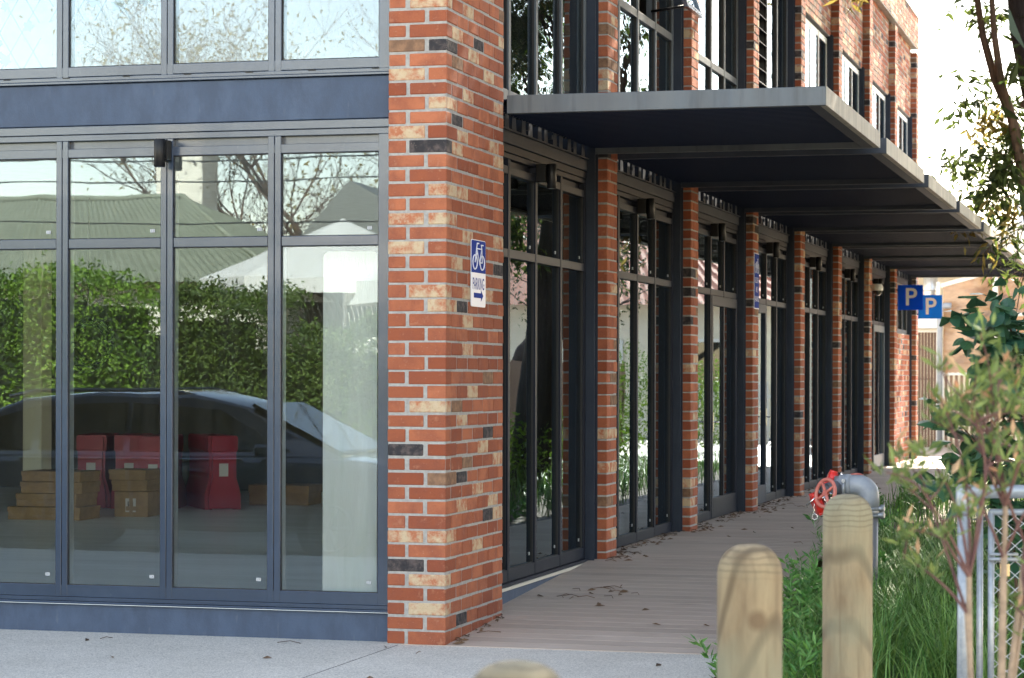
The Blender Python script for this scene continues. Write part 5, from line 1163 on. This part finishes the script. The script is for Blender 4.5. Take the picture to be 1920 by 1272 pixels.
# ------------------------------------------------------------------ what the street windows reflect
def car():
    r = empty('parked_car', (-5.1, -8.0, -.12), 'dark wagon parked at the kerb, seen reflected in the street windows', 'car')
    z0 = -.12; X = lambda u: -7.55 + u      # u metres from the tail towards the nose (+x)
    side = [(0.02, .45), (.0, .75), (.06, 1.02), (.42, 1.12)]
    # lower body
    body = [(.02, .35), (.0, .80), (.08, 1.0), (4.0, 1.0), (4.95, .93), (5.15, .78), (5.2, .45), (5.1, .28), (.15, .28)]
    mb = MB(); n_ = len(body); ys = [(-.90, .0), (-.80, .05), (0, .08), (.80, .05), (.90, .0)]
    rows = []
    for (yy, k) in ((-.90, -.06), (-.84, .0), (0, .03), (.84, 0.), (.90, -.06)):
        rows.append([(X(u if .3 < u < 4.9 else (u - k if u > 2 else u + k * 0)), -8.0 + yy, z0 + z + (k if z > .7 else 0)) for u, z in body])
    V = [p for rw in rows for p in rw]; F = [tuple(range(n_))[::-1], tuple((len(rows) - 1) * n_ + i for i in range(n_))]
    for j in range(len(rows) - 1):
        for i in range(n_): F.append((j * n_ + i, j * n_ + (i + 1) % n_, (j + 1) * n_ + (i + 1) % n_, (j + 1) * n_ + i))
    mb.smooth = False; mb.add(V, F)
    # cabin
    cab = [(.10, 1.0), (.45, 1.38), (.9, 1.55), (1.7, 1.61), (2.7, 1.59), (3.3, 1.47), (4.25, .99)]
    n_ = len(cab); rows = []
    for yy, k in ((-.80, 0), (-.66, .0), (0, .045), (.66, 0), (.80, 0)):
        rows.append([(X(u), -8.0 + (yy * (1.0 if z < 1.05 else (.80 if abs(yy) > .7 else .95))), z0 + z + (k if z > 1.3 else 0) - (.05 if abs(yy) > .7 and z > 1.3 else 0)) for u, z in cab])
    V = [p for rw in rows for p in rw]; F = [tuple(range(n_))[::-1], tuple((len(rows) - 1) * n_ + i for i in range(n_))]
    for j in range(len(rows) - 1):
        for i in range(n_ - 1): F.append((j * n_ + i, j * n_ + i + 1, (j + 1) * n_ + i + 1, (j + 1) * n_ + i))
    mb.add(V, F); bd = mb.build('body', M['carpaint'], r, recalc=True)
    bv = bd.modifiers.new('bev', 'BEVEL'); bv.width = .04; bv.segments = 3; bv.limit_method = 'ANGLE'; bv.angle_limit = R(25)
    for p in bd.data.polygons: p.use_smooth = True
    for sg in (1, -1):
        mb = MB()
        def yat(z): return -8. + sg * (.80 - (z - 1.0) * .27 + .004)
        for poly in ([(.42, 1.05), (.62, 1.36), (1.02, 1.47), (1.02, 1.05)], [(1.12, 1.05), (1.12, 1.48), (2.0, 1.52), (2.0, 1.05)], [(2.08, 1.05), (2.08, 1.52), (3.0, 1.44), (3.75, 1.05)]):
            mb.add([(X(u), yat(z) + .0, z0 + z) for u, z in poly] + [(X(u), yat(z) - sg * .05, z0 + z) for u, z in poly], [tuple(range(4)), (7, 6, 5, 4)] + [(i, 4 + i, 4 + (i + 1) % 4, (i + 1) % 4) for i in range(4)])
        mb.build('side_window', M['carglass'], r, recalc=True)
        mb = MB(); mb.box(X(.95), X(3.3), -8. + sg * .88, -8. + sg * .905, z0 + .962, z0 + .982, .003); mb.build('chrome_strip', M['chrome'], r)
        mb = MB(); mb.tube([(X(.7), -8 + sg * .55, z0 + 1.56), (X(1.0), -8 + sg * .55, z0 + 1.63), (X(2.4), -8 + sg * .55, z0 + 1.64), (X(2.7), -8 + sg * .55, z0 + 1.58)], .02, 6); mb.build('roof_rail', M['carpaint'], r)
        mb = MB(); mb.box(X(3.45), X(3.65), -8 + sg * .86, -8 + sg * 1.02, z0 + 1.0, z0 + 1.12, .03); mb.build('mirror', M['carpaint'], r)
        mb = MB()
        for u in (1.07, 2.04, 3.62): mb.box(X(u), X(u) + .012, -8. + sg * .897, -8. + sg * .903, z0 + .36, z0 + .96)
        mb.box(X(1.07), X(3.62), -8. + sg * .897, -8. + sg * .903, z0 + .34, z0 + .352); mb.build('door_seam', M['rubber'], r)
        for u in (1.75, 2.75): mb = MB(); mb.box(X(u), X(u) + .18, -8. + sg * .89, -8. + sg * .925, z0 + .84, z0 + .87, .006); mb.build('door_handle', M['carpaint'], r)
        for u in (1.0, 4.2):
            mb = MB(); cc = Vector((X(u), -8 + sg * .80, z0 + .33)); mb.tube([cc - Vector((0, .11, 0)) * 1, cc + Vector((0, .11, 0))], .33, 28)
            wh = mb.build('wheel', M['tyre'], r); mb = MB(); c2_ = cc + Vector((0, sg * .112, 0)); mb.ring(c2_, (0, 1, 0), .21, .02, 26, 6)
            for k in range(5): q = k * 2 * math.pi / 5; mb.tube([c2_, c2_ + Vector((math.cos(q) * .2, 0, math.sin(q) * .2))], .022, 6)
            mb.build('rim', M['alloy'], wh)
        mb = MB(); mb.box(X(4.9), X(5.16), -8 + sg * .60, -8 + sg * .86, z0 + .68, z0 + .82, .03); mb.build('headlight', M['headlamp'], r)
        mb = MB(); mb.box(X(-.02), X(.25), -8 + sg * .66, -8 + sg * .91, z0 + .80, z0 + .98, .03); mb.build('tail_light', M['tail'], r)
    mb = MB(); q = [(3.33, 1.465), (4.22, 1.01)]
    V = [(X(u) + .012, -8 + yy * (.68 if z > 1.3 else .74), z0 + z + .045) for u, z in q for yy in (-1, 1)]; V += [(x - .02, y, z - .03) for x, y, z in V]
    mb.add(V, [(0, 1, 3, 2), (4, 6, 7, 5), (0, 4, 5, 1), (1, 5, 7, 3), (3, 7, 6, 2), (2, 6, 4, 0)]); mb.build('windscreen', M['carglass'], r, recalc=True)
car()
hedge('garden_hedge', -24, -9.3, -18.2, -16.5, 3.1, 60000, 'tall sunlit leafy hedge reflected in the left street window panes', M['leafhedge'], .075, .045, grp='hedges across the street', topf=lambda x: 2.98 + .12 * math.sin(x * 2.1) - (0 if x < -10.0 else (x + 10.0) * .6))
hedge('garden_hedge', -9.3, -3.0, -18.0, -16.8, 2.75, 34000, 'darker ragged hedge reflected left of the concrete column', M['leafolive'], .09, .035, zb=.45, grp='hedges across the street', topf=lambda x: (2.65 if x < -7.4 else 2.2) + .3 * math.sin(x * 3.3) * math.sin(x * 1.3) + (.25 if -8.6 < x < -7.7 else 0))
def corr(mb, a, b, c_, d, n_, amp=.03):
    """corrugated sheet between edge a-b (eave) and d-c (ridge)"""
    a, b, c_, d = map(Vector, (a, b, c_, d)); nn = (b - a).cross(d - a).normalized(); V = []
    for i in range(n_ * 2 + 1):
        t = i / (2 * n_); o_ = nn * (amp if i % 2 else 0); V += [tuple(a.lerp(b, t) + o_), tuple(d.lerp(c_, t) + o_)]
    mb.add(V, [(2 * i, 2 * i + 2, 2 * i + 3, 2 * i + 1) for i in range(2 * n_)])
r = empty('bungalow', (-19, -36, 0), 'single storey house with olive corrugated hip roof, reflected in the street windows', 'house')
mb = MB(); mb.box(-31, -14.4, -42, -33.6, 0, 3.75); mb.build('wall', M['hwall'], r)
mb = MB(); corr(mb, (-31.6, -33, 3.6), (-13.6, -33, 3.6), (-17.6, -37.2, 5.75), (-28, -37.2, 5.75), 90, .04); corr(mb, (-13.6, -33, 3.6), (-13.6, -42.6, 3.6), (-17.6, -37.6, 5.75), (-17.6, -37.2, 5.75), 40, .04); corr(mb, (-13.6, -42.6, 3.6), (-31.6, -42.6, 3.6), (-28, -37.6, 5.75), (-17.6, -37.6, 5.75), 40)
mb.tube([(-28, -37.3, 5.78), (-17.6, -37.3, 5.78), (-13.55, -32.95, 3.64)], .07, 6); rf = mb.build('roof', M['roofsheet'], r)
mb = MB(); mb.box(-19.1, -17.95, -40.2, -39.2, 3.5, 8.4, .02); mb.box(-19.2, -17.85, -40.3, -39.1, 8.4, 8.55, .02); mb.build('chimney', M['hwall'], rf)
for k in range(4):
    x = -29 + k * 3.8; mb = MB(); mb.box(x, x + 1.5, -33.6, -33.55, .9, 2.4); wq = mb.build('window', M['carglass'], r); mb = MB(); mb.box(x - .08, x, -33.58, -33.5, .85, 2.45); mb.box(x + 1.5, x + 1.58, -33.58, -33.5, .85, 2.45); mb.box(x, x + 1.5, -33.58, -33.5, 2.4, 2.48); mb.build('frame', M['white'], wq)
r = empty('cottage', (-12, -40, 0), 'grey gabled cottage with curved veranda roof, reflected beside the concrete column', 'house')
mb = MB(); mb.box(-13.2, -5, -44, -36, 0, 3.8); mb.build('wall', M['hwall'], r)
mb = MB(); mb.prism([(-14.6, 4.2), (-13.0, 5.9), (-9.4, 4.1), (-9.4, 3.9), (-14.6, 3.9)], -44, -35.6, 'y'); corr(mb, (-9.4, -35.6, 3.9), (-4.5, -35.6, 3.9), (-4.5, -40, 5.6), (-9.4, -40, 5.6), 30); rf = mb.build('roof', M['roofgrey'], r, recalc=True)
mb = MB(); k = -12.4
while k < -6:
    P = [(k + .03 * 0, -31.5 + 1.2 * (1 - math.cos(q)) , 2.45 + .95 * math.sin(q)) for q in [i * math.pi / 2 / 6 for i in range(7)]]; mb.tube(P, .05, 5, cap=False); k += .11
mb.build('veranda_roof', M['roofgrey'], r)
r = empty('canvas_umbrella', (-10.6, -28.5, 0), 'large white canvas umbrella reflected in the rightmost street pane', 'umbrella')
mb = MB(); V = [(-10.7, -28.6, 4.62)]; ms = []
for k in range(8): q = k * math.pi / 4 + .39; V.append((-10.7 + 2.7 * math.cos(q), -28.6 + 2.7 * math.sin(q), 3.42))
for k in range(8): q = k * math.pi / 4 + .39; V.append((-10.7 + 2.68 * math.cos(q), -28.6 + 2.68 * math.sin(q), 3.14))
mb.add(V, [(0, 1 + k, 1 + (k + 1) % 8) for k in range(8)] + [(1 + k, 9 + k, 9 + (k + 1) % 8, 1 + (k + 1) % 8) for k in range(8)]); mb.build('canopy', M['canvas'], r)
mb = MB(); mb.tube([(-10.7, -28.6, 0), (-10.7, -28.6, 4.6)], .04, 8); mb.build('pole', M['white'], r)
r = empty('canvas_umbrella', (-7.4, -27.5, 0), 'second white canvas umbrella reflected above the concrete column', 'umbrella')
mb = MB(); V = [(-7.3, -27.6, 4.5)]
for k in range(8): q = k * math.pi / 4 + .39; V.append((-7.3 + 2.9 * math.cos(q), -27.6 + 2.9 * math.sin(q), 3.35))
for k in range(8): q = k * math.pi / 4 + .39; V.append((-7.3 + 2.88 * math.cos(q), -27.6 + 2.88 * math.sin(q), 2.95))
mb.add(V, [(0, 1 + k, 1 + (k + 1) % 8) for k in range(8)] + [(1 + k, 9 + k, 9 + (k + 1) % 8, 1 + (k + 1) % 8) for k in range(8)]); mb.build('canopy', M['canvas'], r)
mb = MB(); mb.tube([(-7.3, -27.6, 0), (-7.3, -27.6, 4.5)], .04, 8); mb.build('pole', M['white'], r)
g_ = 'thinly leaved trees across the street'
tree((-19.5, -44, 0), 13, .55, 1500, 'sparse tree behind the chimney, reflected in the second upper pane', M['leafyel'], M['bark'], 11, .14, .06, .18, bare=True, grp=g_, name='bare_tree')
tree((-14.5, -42, 0), 14, .5, 2600, 'fullest of the sparse trees, reflected in the third upper pane', M['leafyel'], M['bark'], 12, .14, .06, .2, bare=True, grp=g_, name='bare_tree')
tree((-10.5, -46, 0), 14, .5, 2400, 'sparse tree reflected in the rightmost upper pane', M['leafyel'], M['bark'], 13, .14, .06, .2, bare=True, grp=g_, name='bare_tree')
mb = MB()
for k, (za, zb, y_) in enumerate(((5.3, 4.2, -20), (5.9, 4.9, -20.4), (6.3, 5.2, -20.4), (4.9, 3.9, -20))):
    P = [(-30 + 30 * t, y_, za + (zb - za) * t - 1.3 * 4 * t * (1 - t) * .5) for t in [i / 24 for i in range(25)]]; mb.tube(P, .012, 5, cap=False)
pw = empty('power_pole', (-.2, -20.2, 0), 'street power pole carrying the thin black wires reflected in the windows', 'pole'); mb.build('wires', M['rubber'], pw)
mb = MB(); mb.tube([(-.2, -20.2, 0), (-.2, -20.2, 8)], [.14, .1], 10); mb.box(-.3, -.1, -21, -19.4, 5.3, 5.4); mb.build('pole_shaft', M['bark'], pw)

# ------------------------------------------------------------------ what the walkway windows reflect (right of the bed, out of direct view)
r = empty('picket_fence', (7, 37.5, 0), 'white picket fence beyond the garden, reflected in the walkway windows', 'fence')
mb = MB(); k = 3.2
while k < 12.5: mb.box(k, k + .085, 37.5, 37.53, .22, 1.55); k += .15
mb.box(3.2, 12.5, 37.532, 37.58, .5, .58); mb.box(3.2, 12.5, 37.532, 37.58, 1.2, 1.28); mb.build('pickets', M['white'], r)
r = empty('side_house', (10, 46, 0), 'cream house with terracotta roof beyond the picket fence, reflected in the walkway windows', 'house')
mb = MB(); mb.box(4.2, 18, 44, 54, 0, 3.5); mb.build('wall', M['hwall'], r); mb = MB(); corr(mb, (3.6, 43.4, 3.4), (18.6, 43.4, 3.4), (14, 49, 6.2), (8, 49, 6.2), 60); corr(mb, (3.6, 54.6, 3.4), (3.6, 43.4, 3.4), (8, 49, 6.2), (7.9, 49, 6.2), 40); mb.build('roof', M['terra'], r)
for k in range(4):
    x = 5.2 + 3.2 * k; mb = MB(); mb.box(x, x + 1.3, 43.94, 43.999, 1, 2.5); wq = mb.build('window', M['carglass'], r); mb = MB(); mb.box(x - .1, x, 43.9, 43.96, .95, 2.55); mb.box(x + 1.3, x + 1.4, 43.9, 43.96, .95, 2.55); mb.box(x, x + 1.3, 43.9, 43.96, 2.5, 2.58); mb.build('frame', M['white'], wq)
r = empty('paling_fence', (6.5, 26, 0), 'weathered timber paling fence along the garden, reflected in the walkway windows', 'fence')
mb = MB(); k = 8.
while k < 36: mb.box(6.5, 6.53, k, k + .11, .1, 1.9 + .04 * ((k * 7) % 1)); k += .13
mb.build('palings', M['slatpale'], r)
def bush(loc, rx, ry, rz_, n_, label, lm, grp='rounded garden bushes beside the walkway'):
    r = empty('garden_bush', loc, label, 'bush', grp); d = unit(n_); rad = (rng.random(n_) ** .35)[:, None]; bump = 1 + .15 * np.sin(d[:, :1] * 7 + 2 * d[:, 2:] * 5); cen = np.array(loc) + np.array([0, 0, rz_]) + d * rad * bump * np.array([rx, ry, rz_]); cen[:, 2] = np.maximum(cen[:, 2], .05)
    mb = MB(); leaves(mb, cen, .09, .04); mb.build('foliage', lm, r); mb = MB(); mb.tube([loc, (loc[0], loc[1], rz_ * 1.4)], [.04, .01], 6); mb.build('stem', M['bark'], r)
bush((3.6, 11, .1), .8, 2.0, .55, 2600, 'low bright green bush reflected in the second walkway window', M['leafhedge'])
bush((3.9, 16.5, .1), .9, 2.2, .5, 2600, 'low bright green bush reflected in the door bay', M['leafhedge'])
bush((4.2, 22.5, .1), .9, 2.4, .6, 2600, 'low bright green bush farthest along the walkway', M['leafhedge'])
bush((5.6, 17.5, .1), .8, 2.2, 1.2, 3400, 'tall olive bush in front of the paling fence', M['leafolive'])
bush((3.9, 31.5, .2), .9, 1.2, .9, 2600, 'yellow-green bush on the paving before the picket fence', M['leafhedge'])
bush((6.2, 34.5, .2), 1.2, 1.2, 1.1, 2600, 'rounded bush right before the picket fence', M['leafhedge'])
for k, (x, y, h) in enumerate(((16, 60, 11), (22, 70, 13), (11, 66, 12), (30, 78, 13), (5.5, 74, 11))): tree((x, y, 0), h, .6, 5200, ['tree with dark crown right behind the terracotta roof', 'tall tree behind the side house, second from its right end', 'tall tree rising behind the middle of the side house', 'farthest tall tree beyond the side house', 'tree left of the side house, far beyond the picket fence'][k], M['leaftree'] if k % 2 else M['leafhedge'], M['barkdark'], 60 + k, .3, .14, .25, grp='tall trees beyond the side house')
g2 = 'leafy trees right of the walkway'
tree((6.8, 12.5, 0), 11, .42, 9000, 'leafy tree nearest the corner, reflected in the first upper side window', M['leaftree'], M['barkdark'], 31, .13, .05, .22, grp=g2)
tree((7.8, 20.0, 0), 12, .42, 9000, 'leafy tree reflected in the second upper side window', M['leafhedge'], M['barkdark'], 33, .13, .05, .22, grp=g2)
tree((9.5, 36.0, 0), 10, .42, 8000, 'leafy tree reflected in the third upper side window', M['leaftree'], M['barkdark'], 35, .13, .05, .22, grp=g2)

def shade_tree(loc, crown, n, label, seed):
    r = empty('shading_tree', loc, label, 'tree', g2); rd = random.Random(seed); mb = MB(); L0 = Vector(loc); cx_, cy_, cz_, rx, ry, rz_ = crown; tips = []
    fork = L0 + Vector((rd.uniform(-.2, .2), rd.uniform(-.2, .2), (cz_ - rz_) * .75)); mb.tube([L0 - Vector((0, 0, .1)), (L0 + fork) / 2 + Vector((.06, .04, 0)), fork], [.24, .19, .17], 12, cap=False)
    for k in range(16):
        q = rd.uniform(0, 6.28); e = rd.uniform(-.35, .9); t = Vector((cx_ + rx * .8 * math.cos(q) * math.cos(e), cy_ + ry * .8 * math.sin(q) * math.cos(e), cz_ + rz_ * .8 * math.sin(e))); m_ = (fork + t) / 2 + Vector((rd.uniform(-.4, .4), rd.uniform(-.4, .4), .3))
        P = [fork.lerp(m_, u).lerp(m_.lerp(t, u), u) for u in [i / 9 for i in range(10)]]; mb.tube(P, [.085 - .008 * i for i in range(10)], 6, cap=False); tips += [tuple(p) for p in P[3:]]
        for j in range(5):
            a = P[rd.randint(4, 9)]; b = a + Vector((rd.gauss(0, .8), rd.gauss(0, .8), rd.gauss(.1, .5))); mb.tube([a, (a + b) / 2 + Vector((0, 0, .1)), b], [.025, .016, .006], 5, cap=False); tips += [tuple(b), tuple((a + b) / 2)]
    mb.build('trunk_and_limbs', M['barkdark'], r)
    T = np.array(tips); cen = T[rng.integers(0, len(T), n)] + rng.normal(0, .42, (n, 3)); mb = MB(); leaves(mb, cen, .20, .085, droop=.3); mb.build('crown', M['leaftree'], r)
shade_tree((4.6, 9.5, .1), (2.6, 8.2, 9.3, 3.3, 5.2, 2.7), 26000, 'dense street tree over the garden bed, its crown mirrored in the nearest upper side window', 41)
shade_tree((5.6, 1.5, .1), (3.6, 1.0, 8.4, 3.8, 4.6, 2.2), 20000, 'dense street tree above the hydrant and bollards, out of the picture at the top', 43)

shade_tree((5.8, 17.5, .1), (4.3, 16.5, 10.2, 2.6, 4.8, 2.4), 15000, 'unseen tall tree added farther along the bed to shade the grass', 45)  # unseen tree, added to keep a hot sun patch off the grass
shade_tree((6.6, 2.6, 0), (6.3, 2.4, 3.6, 1.9, 2.6, 2.0), 14000, 'bushy low tree added right of the hydrant to block side light, mirrored dark green in the first walkway window', 47)  # added to cut light on side wall and bed, also mirrored as foliage
shade_tree((7.4, -4.6, 0), (7.0, -4.6, 3.8, 2.0, 2.4, 2.3), 9000, 'unseen bushy tree added right of the chain-link fence to block side light', 49)  # unseen, added to cut the light reaching the side wall and bed
